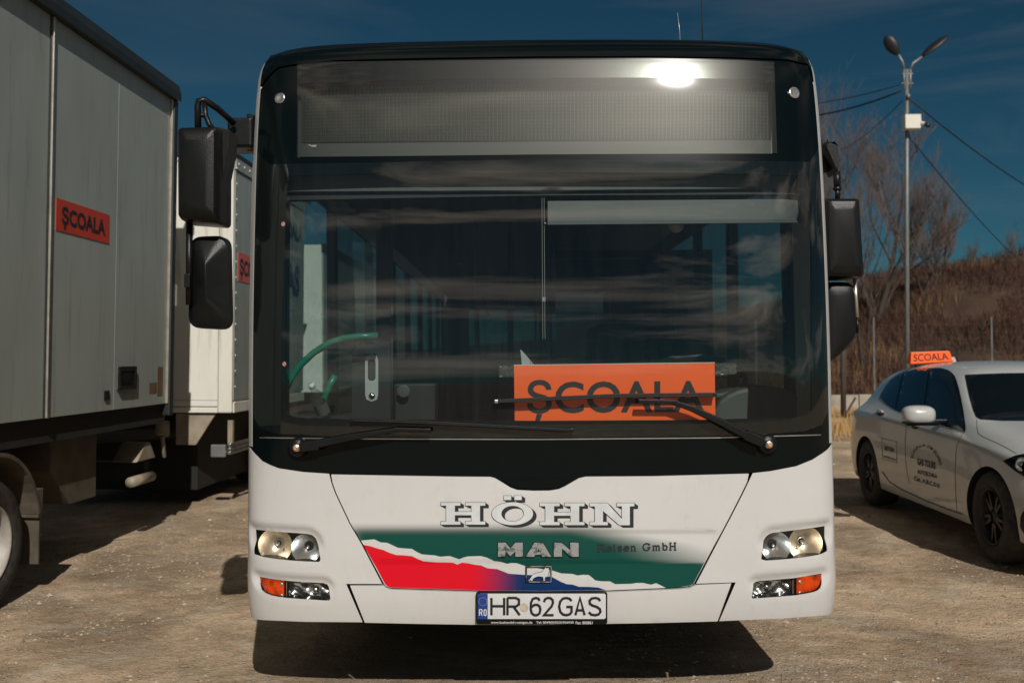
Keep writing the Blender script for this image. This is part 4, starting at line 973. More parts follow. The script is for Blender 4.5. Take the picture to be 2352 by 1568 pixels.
for g, hl in glyphs:
    for lo in [g] + hl: sh += edge_shadow(lo, 8.2, 5.2)
# print layers 0.3 mm apart so that no two lie in one plane
V_ = []; F_ = []
for k, q in enumerate(sh):
    P = to_sv(q, 0, 5.0); d = fdisp(P); tp = Fs(P[:, 0], P[:, 1], .0045 + .000004 * k + d); n = len(V_); V_ += [tuple(x) for x in tp]
    a = np.array(tp); nrm = np.cross(a[1] - a[0], a[2] - a[0]); f = [n, n + 1, n + 2, n + 3]
    F_.append(f if nrm[1] < 0 else f[::-1])
mesh('letter_shadow', V_, F_, M['black_ink'], bus)
for g, hl in glyphs[:4]:
    dots = glyphs[4:] if g is glyphs[1][0] else []
    L1 = shell_poly('letter_outline', [fat(g, .9)] + [fat(d[0], .8) for d in dots], M['black_ink'], bus, .0062, sp=.01, holes=[[fat(h, -.9) for h in hl]])
    shell_poly('letter', [g] + [d[0] for d in dots], M['silver_ink'], bus, .0074, sp=.01, holes=[hl])
# raised metal letters
def sc(P, x0, y0, u=.2197): return [(1091 + (x0 + a) * u, 1119.7 + (y0 + b) * u) for a, b in P]
mm_ = [(0, 0), (78, 0), (130, 62), (182, 0), (260, 0), (260, 148), (180, 148), (180, 105), (130, 165), (80, 105), (80, 148), (0, 148)]
mm_ = [(0, 0), (78, 0), (130, 60), (182, 0), (260, 0), (260, 148), (182, 148), (182, 92), (130, 142), (78, 92), (78, 148), (0, 148)]
aa_ = [(92, 0), (180, 0), (268, 148), (175, 148), (163, 126), (98, 126), (88, 148), (0, 148)]; ah_ = [(122, 92), (146, 92), (134, 66)]
nn_ = [(0, 0), (84, 0), (170, 80), (170, 0), (260, 0), (260, 148), (178, 148), (84, 62), (84, 148), (0, 148)]
badge = []
for P_, hP, x_ in ((mm_, None, 240), (aa_, ah_, 530), (nn_, None, 825)):
    pp = sc(P_, x_, 575); hp = [sc(hP, x_, 575)] if hP else []
    o = shell_poly('metal_letter', [fat(pp, 1.3)], M['black_plastic'], bus, .010, .008, holes=[hp])
    shell_poly('letter_face', [pp], M['worn_chrome'], o, .0112, .001, holes=[hp])
# emblem
fo = sc([(0, 8), (8, 0), (269, 0), (277, 8), (277, 172), (269, 180), (8, 180), (0, 172)], 528, 818); fi = sc([(16, 18), (261, 18), (261, 162), (16, 162)], 528, 818)
em = shell_poly('emblem_frame', [fo], M['black_plastic'], bus, .009, .008, holes=[[fi]])
shell_poly('emblem_rim', [fat(fo, -.8)], M['worn_chrome'], em, .0105, 0, holes=[[fat(fi, .9)]])
lion = [(555, 976), (575, 958), (590, 935), (605, 912), (635, 898), (700, 884), (712, 868), (738, 838), (752, 846), (765, 842), (780, 852), (770, 862), (786, 872), (776, 882), (768, 905), (766, 930), (755, 936), (735, 940), (731, 962), (737, 976), (714, 978), (716, 955), (709, 936), (660, 932), (632, 940), (608, 956), (602, 978), (580, 977), (588, 962), (570, 976)]
lion = [(1091 + a * .2197, 1119.7 + b * .2197) for a, b in lion]
lo_ = shell_poly('lion_outline', [fat(lion, .7)], M['black_ink'], em, .0095)
shell_poly('lion', [fat(lion, -.35)], M['silver_ink'], em, .0106, .0006)
# stroke lettering
SG = {'R': [[(0, 0), (0, 1)], [(0, 1), (.42, 1), (.58, .9), (.58, .62), (.42, .5), (0, .5)], [(.3, .5), (.62, 0)]],
      'H': [[(0, 0), (0, 1)], [(.62, 0), (.62, 1)], [(0, .52), (.62, .52)]],
      '6': [[(.58, .84), (.48, .97), (.3, 1), (.12, .93), (.02, .72), (0, .35), (.06, .12), (.22, 0), (.4, 0), (.56, .1), (.62, .3), (.58, .5), (.44, .6), (.24, .6), (.06, .48)]],
      '2': [[(.02, .76), (.08, .92), (.24, 1), (.42, .99), (.56, .88), (.58, .7), (.5, .52), (.02, .0), (.62, 0)]],
      'G': [[(.66, .82), (.56, .95), (.38, 1), (.2, .96), (.06, .8), (0, .5), (.06, .2), (.2, .04), (.38, 0), (.56, .05), (.66, .18), (.66, .48), (.38, .48)]],
      'A': [[(0, 0), (.31, 1), (.62, 0)], [(.12, .28), (.5, .28)]],
      'S': [[(.62, .82), (.54, .95), (.36, 1), (.16, .97), (.04, .84), (.06, .66), (.2, .56), (.44, .48), (.6, .36), (.64, .2), (.54, .05), (.36, 0), (.14, .03), (.0, .18)]],
      'O': [[(.0, .3), (.0, .7), (.08, .93), (.3, 1), (.5, .93), (.58, .7), (.58, .3), (.5, .07), (.3, 0), (.08, .07), (.0, .3), (.0, .4)]],
      'D': []}
def stroke_quads(strokes, fn, w):
    """strokes in unit space, fn -> picture position; w half width in picture units; returns quads"""
    out = []
    for st in strokes:
        P = [fn(*p) for p in st]; n = len(P)
        nr = []
        for i in range(n):
            a = P[max(i - 1, 0)]; b = P[min(i + 1, n - 1)]; l = math.hypot(b[0] - a[0], b[1] - a[1]) or 1; nr.append((-(b[1] - a[1]) / l, (b[0] - a[0]) / l))
        # sharp corners: mitre length
        L = []; Rr = []
        for i in range(n):
            k = 1.0
            if 0 < i < n - 1:
                a, b, c = P[i - 1], P[i], P[i + 1]; l1 = math.hypot(b[0] - a[0], b[1] - a[1]); l2 = math.hypot(c[0] - b[0], c[1] - b[1])
                cs = ((b[0] - a[0]) * (c[0] - b[0]) + (b[1] - a[1]) * (c[1] - b[1])) / (l1 * l2 + 1e-9); k = min(1 / max(math.sqrt((1 + cs) / 2), .3), 2.2)
                d1 = ((b[0] - a[0]) / l1, (b[1] - a[1]) / l1); d2 = ((c[0] - b[0]) / l2, (c[1] - b[1]) / l2); tx, ty = d1[0] + d2[0], d1[1] + d2[1]; tl = math.hypot(tx, ty) or 1; nr[i] = (-ty / tl, tx / tl)
            L.append((P[i][0] + nr[i][0] * w * k, P[i][1] + nr[i][1] * w * k)); Rr.append((P[i][0] - nr[i][0] * w * k, P[i][1] - nr[i][1] * w * k))
        out += [[L[i], L[i + 1], Rr[i + 1], Rr[i]] for i in range(n - 1)]
    return out
def shell_quads(name, quads, m, parent, off, disp=None, dz=.000004):
    allp = np.array([p for q in quads for p in q]); S = sv(allp, off); V = []; Fc = []
    d = disp(S) if disp is not None else np.zeros(len(S))
    offs = off + d + np.repeat(np.arange(len(quads)) * dz, 4)
    T = Fs(S[:, 0], S[:, 1], offs)
    for k in range(len(quads)):
        a = T[4 * k:4 * k + 4]; nrm = np.cross(a[1] - a[0], a[2] - a[0]); f = [4 * k, 4 * k + 1, 4 * k + 2, 4 * k + 3]
        Fc.append(f if nrm[1] < 0 else f[::-1])
    return mesh(name, T, Fc, m, parent)
# small slab-serif line on the flap
RG = {'R': ([[(0, 0), (0, 1)], [(0, 1), (.4, 1), (.55, .88), (.55, .66), (.4, .52), (0, .52)], [(.32, .52), (.6, 0)], [(-.12, 0), (.14, 0)], [(-.12, 1), (.1, 1)], [(.5, 0), (.72, 0)]], .72),
      'e': ([[(.0, .36), (.46, .36), (.44, .56), (.24, .68), (.06, .56), (0, .34), (.06, .1), (.24, 0), (.46, .1)]], .56),
      'i': ([[(.12, 0), (.12, .66)], [(0, .66), (.12, .66)], [(0, 0), (.24, 0)], [(.12, .86), (.12, .98)]], .36),
      's': ([[(.38, .52), (.3, .66), (.1, .66), (0, .52), (.1, .38), (.3, .3), (.4, .16), (.3, 0), (.1, 0), (0, .14)]], .5),
      'n': ([[(.1, 0), (.1, .66)], [(0, .66), (.1, .66)], [(.1, .5), (.24, .66), (.38, .62), (.42, .45), (.42, 0)], [(0, 0), (.2, 0)], [(.32, 0), (.54, 0)]], .62),
      'G': ([[(.62, .72), (.62, 1)], [(.62, .78), (.5, .96), (.3, 1), (.08, .85), (0, .5), (.08, .15), (.3, 0), (.5, .05), (.6, .2), (.6, .42)], [(.42, .42), (.74, .42)]], .84),
      'm': ([[(.1, 0), (.1, .66)], [(0, .66), (.1, .66)], [(.1, .5), (.22, .66), (.34, .62), (.38, .45), (.38, 0)], [(.38, .5), (.5, .66), (.62, .62), (.66, .45), (.66, 0)], [(0, 0), (.2, 0)], [(.3, 0), (.46, 0)], [(.58, 0), (.76, 0)]], .86),
      'b': ([[(.1, 0), (.1, 1)], [(0, 1), (.1, 1)], [(.1, .5), (.26, .68), (.44, .58), (.5, .34), (.44, .08), (.26, 0), (.1, .12)]], .62),
      'H': ([[(.1, 0), (.1, 1)], [(.56, 0), (.56, 1)], [(.1, .52), (.56, .52)], [(0, 0), (.22, 0)], [(0, 1), (.22, 1)], [(.44, 0), (.68, 0)], [(.44, 1), (.68, 1)]], .8), ' ': ([], .42)}
x_ = 0; qs = []; hpx = 16.0; s0 = 'Reisen GmbH'; tot = sum(RG[c][1] + .1 for c in s0) - .2
for ch in s0:
    st, wd = RG[ch]
    sxx = (1554.5 - 1375) / tot
    def fn(a, b, x0=x_): X = 1375 + (x0 + a) * sxx; return (X, 1266.5 - (X - 1372) * .022 - b * hpx)
    if st: shell_quads('small_letter', stroke_quads(st, fn, 1.55), M['grey_ink'], bus, .0062, fdisp)
    x_ += wd + .1

# ---- number plate
M['seal'] = mat('seal', (.55, .50, .38), .5, c2=(.4, .36, .27), vscale=90)
npz = dict(off=.03)
def box_on(name, x0, y0, x1, y1, off, thick, m, parent, disp=None, r=0):
    if r: P = [(x0 + r, y0), (x1 - r, y0), (x1, y0 + r), (x1, y1 - r), (x1 - r, y1), (x0 + r, y1), (x0, y1 - r), (x0, y0 + r)]
    else: P = [(x0, y0), (x1, y0), (x1, y1), (x0, y1)]
    return shell_poly(name, [P], m, parent, off, thick, disp, .05)
pf = box_on('plate_holder', 1093.5, 1359, 1395, 1433, .020, .018, M['black_plastic'], bus, r=4)
pl_ = box_on('number_plate', 1100, 1362.5, 1391.5, 1420.5, .0225, .002, M['plate_white'], pf, r=3)
box_on('blue_strip', 1097, 1362.5, 1120.2, 1421, .0232, 0, M['plate_blue'], pl_, r=1)
def px5(x, y): return (1091 + x * .2197, 1119.7 + y * .2197)
pq = []
for ch, xa, xb_ in (('H', 172, 305), ('R', 340, 468), ('6', 583, 684), ('2', 718, 822), ('G', 880, 1010), ('A', 1050, 1146), ('S', 1190, 1313)):
    g = SG[ch]; wg = max(p[0] for st in g for p in st); ypad = 9
    def fn(a, b): return px5(xa + a / wg * (xb_ - xa), 1338 - ypad - b * (198 - 2 * ypad))
    shell_quads('plate_character', stroke_quads(g, fn, 2.75), M['black_ink'], pl_, .0246)
pq = []
for ch, xa, xb_ in (('R', 46, 76), ('O', 94, 118)):
    g = SG[ch]; wg = max(p[0] for st in g for p in st)
    def fn(a, b): return px5(xa + a / wg * (xb_ - xa), 1334 - b * 64)
    shell_quads('country_letter', stroke_quads(g, fn, 1.15), M['plate_white'], pl_, .0245)
pq = []
for k in range(12):
    cx_, cy_ = px5(82 + 42 * math.sin(k * math.pi / 6), 1188 + 42 * math.cos(k * math.pi / 6)); pq.append([(cx_ - .9, cy_), (cx_, cy_ - .9), (cx_ + .9, cy_), (cx_, cy_ + .9)])
tag(shell_quads('plate_stars', pq, M['yellow'], pl_, .0245), kind='stuff')
cxx, cyy = px5(514, 1250); shell_poly('plate_seal', [ell(cxx, cyy, 9.6, 9.9, 20)], M['seal'], pl_, .0244, .001, None)
def shell_text(name, s, m, parent, x0, y0, x1, y1, off, bold=0, disp=None, slope=0, step=.3):
    V, Fc = font_mesh(s, bold); lo, hi = V.min(0), V.max(0); U = (V - lo) / (hi - lo); U, Fc = subdiv2d(U, Fc, step)
    P = np.stack([x0 + (x1 - x0) * U[:, 0], y1 + (y0 - y1) * U[:, 1] + slope * U[:, 0]], -1); S = sv(P, off); d = disp(S) if disp else 0
    T = Fs(S[:, 0], S[:, 1], off + d); return mesh(name, T, orient(T, Fc, np.array([0, -1, 0])), m, parent)
for s_, xa, xb_ in (('www.bushandel-roettgen.de', 165, 600), ('Tel: 0049(0)9225/956930', 640, 1032), ('Fax: 800861', 1052, 1230)):
    a = px5(xa, 1393); b = px5(xb_, 1424); shell_text('holder_lettering', s_, M['plate_white'], pf, a[0], a[1], b[0], b[1], .0207, .02)

# ---- head lamps, indicators, fog lamps
def lamp(kind, poly, circles=(), parent=bus):
    root = bpy.data.objects.new('headlight' if kind == 'head' else 'lower_lamp', None); root.empty_display_size = .05; link(root, bus)
    lo = lampP[poly]
    patch('housing', lo, M['black_gloss'], root, -.0035, .10, sp=.03, front=False, disp=dish)
    patch('housing_back', lo, M['black_plastic'], root, -.11, 0, sp=.03)
    if kind == 'head':
        for (cx_, cy_, r_, warm) in circles:
            q = sv([(cx_, cy_)], -.03)[0]; c = Vector(Fs(q[0], q[1], -.034).tolist()); n = Vector(Fn(q[0], q[1]).tolist()); ax = (n * .12 + Vector((0, -1, .0)) * .88).normalized()
            rr0 = r_ / 540.; prof = [(rr0 * 1.03, .004), (rr0, .0)] + [(rr0 * t, -.058 * (1 - t * t) ** .9) for t in (.97, .9, .82, .72, .6, .5, .4, .3, .24)] + [(rr0 * .22, -.07)]
            MB().lathe(prof, c, ax, 48).build('reflector_bowl', M['reflector_warm'] if warm else M['reflector'], root, smooth=True)
            MB().lathe([(rr0 * .25, -.058), (rr0 * .27, -.05), (rr0 * .18, -.048), (rr0 * .16, -.06)], c, ax, 20).build('bulb_collar', M['black_plastic'] if not warm else M['bright_metal'], root, smooth=True)
            MB().lathe([(rr0 * .10, -.065), (rr0 * .11, -.04), (rr0 * .09, -.028), (.0005, -.022)], c, ax, 16).build('bulb', M['chrome'], root, smooth=True)
            if warm:
                u = Vector((1 if cx_ > 1240 else -1, 0, 0)); MB().lathe([(rr0 * .13, -.0), (rr0 * .1, .006), (rr0 * .04, .004)], c + ax * -.045 - u * rr0 * .36 * -1 * -1 + Vector((0, 0, -rr0 * .42)), ax, 14).build('pilot_bulb', M['chrome'], root, smooth=True)
        patch('lens', lo, M['lamp_glass'], root, -.010 - .008, 0, sp=.03)
    return root
M['reflector_warm'] = mat('reflector_warm', (.98, .86, .70), .34, metal=1, bump=.25, bscale=12)
lamp('head', 'headL', [(631.6, 1251.8, 36.5, True), (702.6, 1259, 31.5, False)])
lamp('head', 'headR', [(1782.6, 1254.7, 31.5, False), (1850.8, 1247.4, 36.5, True)])
def clip_poly(P, xmin=None, xmax=None):
    out = []; n = len(P)
    f = (lambda p: p[0] >= xmin) if xmin is not None else (lambda p: p[0] <= xmax); xx = xmin if xmin is not None else xmax
    for i in range(n):
        a, b = P[i], P[(i + 1) % n]
        if f(a): out.append(a)
        if f(a) != f(b): t = (xx - a[0]) / (b[0] - a[0]); out.append((xx, a[1] + (b[1] - a[1]) * t))
    return out
def rib_disp(P): return .0016 * np.abs(np.sin(P[:, 0] * math.pi / .0075)) 
def facet_disp(P): return .016 * (fbm(P[:, 0], P[:, 1], 28, 2, 77)) + .010 * np.sin(P[:, 0] * 70) * np.cos(P[:, 1] * 90)
for key, poly, am, cl, bar in (('lowL', lowL, dict(xmax=653), dict(xmin=666), (655, 663)), ('lowR', lowR, dict(xmin=1829), dict(xmax=1816), (1818, 1827))):
    rt = lamp('low', key)
    # ribbed indicator lens
    lo = to_sv(clip_poly(fat(poly, 1.8), **am), -.02, .006)
    V0, T0 = cdt([lo], .0019 if False else .0025)
    top_ = Fs(V0[:, 0], V0[:, 1], -.020 + rib_disp(V0)); mesh('indicator_lens', top_, T0.tolist(), M['amber'], rt)
    ys = [p[1] for p in clip_poly(poly, **am)]; sgn = -1 if key == 'lowL' else 1
    for (ax_, ay_) in (((646 if key == 'lowL' else 1838), 1341.5 if key == 'lowL' else 1336), ((646 if key == 'lowL' else 1838), 1367 if key == 'lowL' else 1361)):
        c = B(ax_, ay_, -.019); MB().lathe([(.0075, -.001), (.007, .002), (.004, .003), (.001, .0015)], c, Bn(ax_, ay_), 14).build('screw', M['bright_metal'], rt, smooth=True)
    bp_ = clip_poly(clip_poly(fat(poly, .3), xmin=bar[0]), xmax=bar[1]); shell_poly('divider', [bp_], M['black_plastic'], rt, -.018, .05, None)
    shell_poly('divider_trim', [[(bar[0] + 2.5, bp_[0][1] + 2), (bar[0] + 4, bp_[0][1] + 2), (bar[0] + 4, bp_[0][1] + 34), (bar[0] + 2.5, bp_[0][1] + 34)]], M['chrome'], rt, -.016, 0, None)
    cp = clip_poly(fat(poly, .3), **cl); lo = to_sv(cp, -.05, .01)
    V0, T0 = cdt([lo], .006); top_ = Fs(V0[:, 0], V0[:, 1], -.055 + facet_disp(V0)); mesh('fog_reflector', top_, T0.tolist(), M['reflector'], rt, smooth=True)
    cx_ = sum(p[0] for p in cp) / len(cp); cy_ = sum(p[1] for p in cp) / len(cp)
    c = B(cx_, cy_ - 4, -.035); MB().lathe([(.014, -.03), (.014, -.004), (.009, .004), (.001, .006)], c, (0, -1, 0), 16).build('bulb_shield', M['chrome'], rt, smooth=True)
    shell_poly('fog_lens', [cp], M['lamp_glass'], rt, -.019, 0, None)
for sg, xs in ((-1, 570), (1, 1915)):
    for zz in (0.72, .665):
        s_ = sg * (S_CORNER + .02); c = Vector(Fs(s_, zz + (.02 if sg > 0 else 0), .0).tolist()); MB().lathe([(.014, 0), (.014, .01), (.001, .013)], c, (sg, 0, 0), 10).build('side_bolt', M['black_plastic'], bus, smooth=True)

# ---- destination display
lc = [(684, 170), (684, 364), (1787, 356), (1780, 170)]
patch('display_case', [(676, 168), (676, 368), (1792, 360), (1786, 166)], M['led_case'], bus, -.075, 0, sp=.08)
ca = [(691.5, 207), (1770, 196), (1770, 321), (691.5, 329)]
S4 = sv(ca, -.06); NC, NR = 124, 16
def bil(u, w): return (S4[0] * (1 - u) + S4[1] * u) * (1 - w) + (S4[3] * (1 - u) + S4[2] * u) * w
def led_pt(u, w, off):
    u = np.asarray(u, float); w = np.asarray(w, float)
    crown = np.array([S4[0][0], S4[0][1]])
    s = (S4[0][0] * (1 - u) + S4[1][0] * u) * (1 - w) + (S4[3][0] * (1 - u) + S4[2][0] * u) * w
    v = (S4[0][1] * (1 - u) + S4[1][1] * u) * (1 - w) + (S4[3][1] * (1 - u) + S4[2][1] * u) * w
    return Fs(s, v, off)
bp_ = []; u_ = np.linspace(0, 1, 41)
V_ = np.vstack([led_pt(u_, u_ * 0, -.066), led_pt(u_, u_ * 0 + 1, -.066)]); mesh('led_panel', V_, [[i + 41, i + 42, i + 1, i] for i in range(40)], M['led_frame'], bus)
ang = np.arange(8) * math.pi / 4 + .39
I, J = np.meshgrid(np.arange(NC), np.arange(NR)); I = I.ravel(); J = J.ravel(); V_ = []
for a in ang:
    V_.append(led_pt((I + .46 + .36 * math.cos(a)) / NC, (J + .5 - .38 * math.sin(a)) / NR, -.060 + .0045 * math.sin(a) + .0035 * math.cos(a) * 0))
V_ = np.stack(V_, 1).reshape(-1, 3); nF = NC * NR
tag(mesh('led_flaps', V_, (np.arange(nF * 8).reshape(-1, 8)).tolist(), M['led_face'], bus), kind='stuff')
V_ = []; F_ = []
for i in range(NC + 1):
    for dx, of in ((-.06, -.0600), (.06, -.0600)):
        pass
    u0, u1 = (i - .05) / NC, (i + .05) / NC; q = np.vstack([led_pt([u0, u1], [0, 0], -.054), led_pt([u0, u1], [1, 1], -.054)]); n = len(V_); V_ += q.tolist(); F_.append([n + 2, n + 3, n + 1, n])
tag(mesh('led_ribs', V_, F_, M['interior_grey'], bus), kind='stuff')
shell_poly('display_sill', [[(688, 330), (1230, 325.5), (1772, 322), (1776, 353), (1230, 355.5), (688, 360)]], M['led_case'], bus, -.045, .02, None, .06)
shell_poly('display_rail', [[(1771, 190), (1774, 190), (1776, 352), (1771, 352)]], M['interior_light'], bus, -.045, .01, None, .06)
shell_poly('trumpet_mark', [[(708.3, 332.3), (713, 332.5), (716, 334.3), (720, 333.2), (727.5, 333.2), (725.5, 337.5), (717, 337.5), (714, 335.5), (708.5, 334.4)]], M['plate_white'], bus, -.0445, 0, None, .06)
patch('display_glass', [(683, 143), (1230, 137), (1700, 139), (1778, 143), (1785, 352), (1230, 355), (682, 362)], M['display_glass'], bus, .0035, 0, sp=.012)

# ---- windscreen
gl_o = [('s', -SB + .012, 2.3)] + [('s', -SB + .012, 1.2)] + [(600, 985), (640, 996), (800, 1003), (1240, 1005), (1700, 1000), (1850, 990), (1888, 975)] + [('s', SB - .012, 1.2), ('s', SB - .012, 2.3)] + [(1860, 372), (1240, 366), (620, 378)]
patch('windscreen', gl_o, M['windscreen'], bus, .005, 0, sp=.035)
shell_poly('lower_seam', [[(596, 1003.5), (820, 1006.2), (1240, 1007.6), (1640, 1004), (1886, 997), (1886, 999.5), (1640, 1006.3), (1240, 1009.8), (820, 1008.5), (596, 1006)]], M['bright_metal'], bus, .0045, .002, None, .05)
for cx_, cy_, r_ in ((643, 226, 12.5), (1824, 213.5, 13)):
    c = B(cx_, cy_, .001); n = Bn(cx_, cy_); ml_ = MB().lathe([(r_ / 520, 0), (r_ / 520, .004), (r_ / 620, .004), (.001, .0015)], c, n, 24).build('marker_lamp', M['reflector'], bus, smooth=True)
    MB().lathe([(r_ / 600, .0045), (r_ / 900, .011), (.001, .013)], c, n, 20).build('marker_lens', M['lamp_glass'], ml_, smooth=True)
    g_ = MB()
    for ix in range(3):
        for iy in range(3):
            p = c + Vector(((ix - 1) * .008, 0, (iy - 1) * .007)) + n * .0015; g_.lathe([(.0032, .001), (.002, .003), (.0005, .0035)], p, n, 6)
    tag(g_.build('marker_diodes', M['chrome'], ml_, smooth=True), kind='stuff')
# black handle lip under the notch
shell_poly('flap_grip', [[(1156, 1100), (1302, 1099), (1293, 1111), (1284, 1118), (1263, 1121.5), (1225, 1122), (1190, 1120), (1176, 1114.0), (1164, 1106)]], M['black_gloss'], bus, .012, .012, None, .03)

# ---- wipers
def bar(name, pts, w0, w1, h, m, parent, lift):
    """flat tapering bar along picture points; half widths w0..w1 in metres"""
    P = [B(p[0], p[1], lift if len(p) < 3 else p[2]) for p in pts]; n = len(P); V = []; F = []
    for i, p in enumerate(P):
        t = (P[min(i + 1, n - 1)] - P[max(i - 1, 0)]).normalized(); nn = Vector((0, -1, 0)); u = t.cross(nn).normalized(); w = w0 + (w1 - w0) * i / (n - 1)
        V += [p + u * w - nn * h * .5, p + u * w * .75 + nn * h * .5, p - u * w * .75 + nn * h * .5, p - u * w - nn * h * .5]
    for i in range(n - 1):
        for k in range(4): F.append([i * 4 + k, i * 4 + (k + 1) % 4, (i + 1) * 4 + (k + 1) % 4, (i + 1) * 4 + k])
    F += [[0, 1, 2, 3], [(n - 1) * 4 + k for k in (3, 2, 1, 0)]]
    o = mesh(name, V, F, m, parent, bevel=.0015); bm = bmesh.new(); bm.from_mesh(o.data); bmesh.ops.recalc_face_normals(bm, faces=bm.faces[:]); bm.to_mesh(o.data); bm.free(); return o
def wiper(pivot, arm, head, blade, flip):
    root = bpy.data.objects.new('wiper', None); root.empty_display_size = .1; link(root, bus)
    px_, py_ = pivot; c = B(px_, py_, .0)
    MB().lathe([(.040, 0), (.040, .02), (.030, .030), (.018, .034)], c, (0, -1, 0), 28).build('pivot_housing', M['black_plastic'], root, smooth=True)
    MB().lathe([(.017, .030), (.015, .045), (.010, .046)], c, (0, -1, 0), 18).build('washer', M['bright_metal'], root, smooth=True)
    MB().lathe([(.011, .044), (.011, .054), (.006, .056), (.001, .055)], c, (0, -1, 0), 6).build('pivot_nut', M['rust_nut'], root)
    bar('wiper_arm', arm, .021, .010, .022, M['black_plastic'], root, .05)
    bar('arm_joint', head[:2], .024, .024, .028, M['black_plastic'], root, .048)
    bar('arm_clip', head[2:], .009, .010, .016, M['black_plastic'], root, .055)
    b_ = bar('wiper_blade', blade, .0075, .0065, .012, M['black_matt'], root, .034)
    bar('rubber_edge', [(p[0], p[1] + flip * 4.0) for p in blade], .002, .002, .02, M['rubber'], b_, .018)
    sp_ = [(p[0], p[1] - flip * 2.2) for p in blade]; bar('spring_strip', sp_, .0010, .0010, .004, M['black_plastic'], b_, .041)
    for k in (0, -1):
        p = blade[k]; q_ = blade[1 if k == 0 else -2]; d_ = 1 if q_[0] > p[0] else -1; bar('end_cap', [(p[0] - 1 * d_, p[1]), (p[0] + 7 * d_, p[1])], .009, .009, .014, M['bright_metal'] if (k == 0) == (flip > 0) and flip < 0 else M['black_plastic'], b_, .034)
    return root
M['rust_nut'] = mat('rust_nut', (.62, .33, .2), .45, metal=.4, var=.3, vscale=60)
wiper((686, 1026), [(712, 1022), (735, 1018), (800, 1005), (860, 995), (915, 986)], [(690, 1026), (732, 1021), (905, 986), (990, 988.5)],
      [(805, 963.5), (870, 965.5), (960, 969), (1060, 974), (1180, 980.5), (1316, 987.5)], 1)
wiper((1760.5, 1018.5), [(1742, 1013), (1718, 1002), (1650, 966), (1590, 938), (1545, 923)], [(1752, 1016), (1712, 999), (1555, 923), (1466, 921.5)],
      [(1645, 906.5), (1540, 907.5), (1420, 909), (1300, 914), (1215, 918.5), (1137, 922)], -1)

# ---- mirrors
def rounded_rect(w, h, r, n=5):
    P = []
    for cx_, cy_, a0 in ((w - r, h - r, 0), (-w + r, h - r, 90), (-w + r, -h + r, 180), (w - r, -h + r, 270)):
        for k in range(n + 1): a = R(a0 + 90 * k / n); P.append((cx_ + r * math.cos(a), cy_ + r * math.sin(a)))
    return P
def housing(name, c, quad, prof, m, parent, rr=.035):
    """rounded shell: quad = four px corners at depth c; prof = [(scale, dy)] layers towards the camera"""
    Yc = c; P = [pt(*q, Yc - .045) + Vector((0, .045, 0)) for q in quad]; cx_ = sum((p for p in P), Vector()) / 4
    # rounded outline by corner cutting
    out = []
    for i in range(4):
        a, b, d = P[i - 1], P[i], P[(i + 1) % 4]; u = (a - b).normalized() * rr; w = (d - b).normalized() * rr
        for k in range(6):
            t = k / 5; out.append((b + u) * (1 - t) ** 2 + b * 2 * t * (1 - t) + (b + w) * t * t)
    n = len(out); V = []; F = []
    for sc_, dy in prof:
        for p in out: V.append(Vector((cx_.x + (p.x - cx_.x) * sc_, p.y + dy, cx_.z + (p.z - cx_.z) * (1 - (1 - sc_) * .6))))
    for i in range(len(prof) - 1):
        for k in range(n): F.append([i * n + k, i * n + (k + 1) % n, (i + 1) * n + (k + 1) % n, (i + 1) * n + k])
    F += [list(range(n))[::-1], [(len(prof) - 1) * n + k for k in range(n)]]
    o = mesh(name, V, F, m, parent); bm = bmesh.new(); bm.from_mesh(o.data); bmesh.ops.recalc_face_normals(bm, faces=bm.faces[:]); bm.to_mesh(o.data); bm.free(); return autosmooth(o, 32)
ML = bpy.data.objects.new('mirror_assembly', None); link(ML, bus)
MY = 4.05
pr_ = [(.97, .10), (1.0, .09), (1.0, .0), (.985, -.05), (.93, -.085), (.80, -.10), (.5, -.108)]
hs = housing('mirror_housing', MY, [(413, 295), (510, 292), (509, 515), (414, 508)], pr_, M['black_plastic'], ML, .02)
MB().prism([tuple((lambda p: (p.x, p.z))(pt(*q, MY))) for q in ((508, 296), (532, 303), (530, 345), (511, 440), (509, 505))], MY - .03, MY + .09, 1).build('housing_wing', M['black_plastic'], ML, bevel=.008)
pr2 = [(.96, .05), (1.0, .045), (1.0, -.005), (.985, -.014), (.955, -.014), (.94, -.004), (.88, -.006), (.04, -.06)]
housing('mirror_housing', MY + .02, [(430, 541), (518, 538), (522, 757), (426, 752)], pr2, M['black_plastic'], ML, .05)
rt_ = [pt(455, 300, MY), pt(454, 245, MY), pt(457, 232, MY), pt(468, 229, MY), pt(500, 250, MY + .05), pt(536, 283, MY + .16)]
MB().tube(rt_, .0135, 10).build('mirror_tube', M['black_plastic'], ML, smooth=True)
MB().tube([pt(470, 238, MY), pt(472, 265, MY), pt(480, 285, MY), pt(490, 298, MY)], .011, 8).build('mirror_tube', M['black_plastic'], ML, smooth=True)
MB().tube([pt(455, 266, MY), pt(472, 264, MY)], .010, 8).build('mirror_tube', M['black_plastic'], ML, smooth=True)
MB().tube([pt(435, 500, MY), pt(434, 700, MY)], .0135, 10).build('mirror_tube', M['black_plastic'], ML, smooth=True)
a_, b_ = pt(428, 662, MY), pt(441, 630, MY); MB().box((a_.x, MY - .03, a_.z), (b_.x, MY + .03, b_.z)).build('tube_clamp', M['black_plastic'], ML, bevel=.004)
a_, b_ = pt(527, 343, 4.28), pt(584, 274, 4.28); MB().box((a_.x, 4.24, a_.z), (b_.x, 4.40, b_.z)).build('mirror_arm_root', M['black_plastic'], ML, bevel=.012)
a_, b_ = pt(573, 352, 4.35), pt(588, 267, 4.35); MB().box((a_.x, 4.30, a_.z), (b_.x, 4.5, b_.z)).build('mount_plate', M['black_plastic'], ML, bevel=.006)
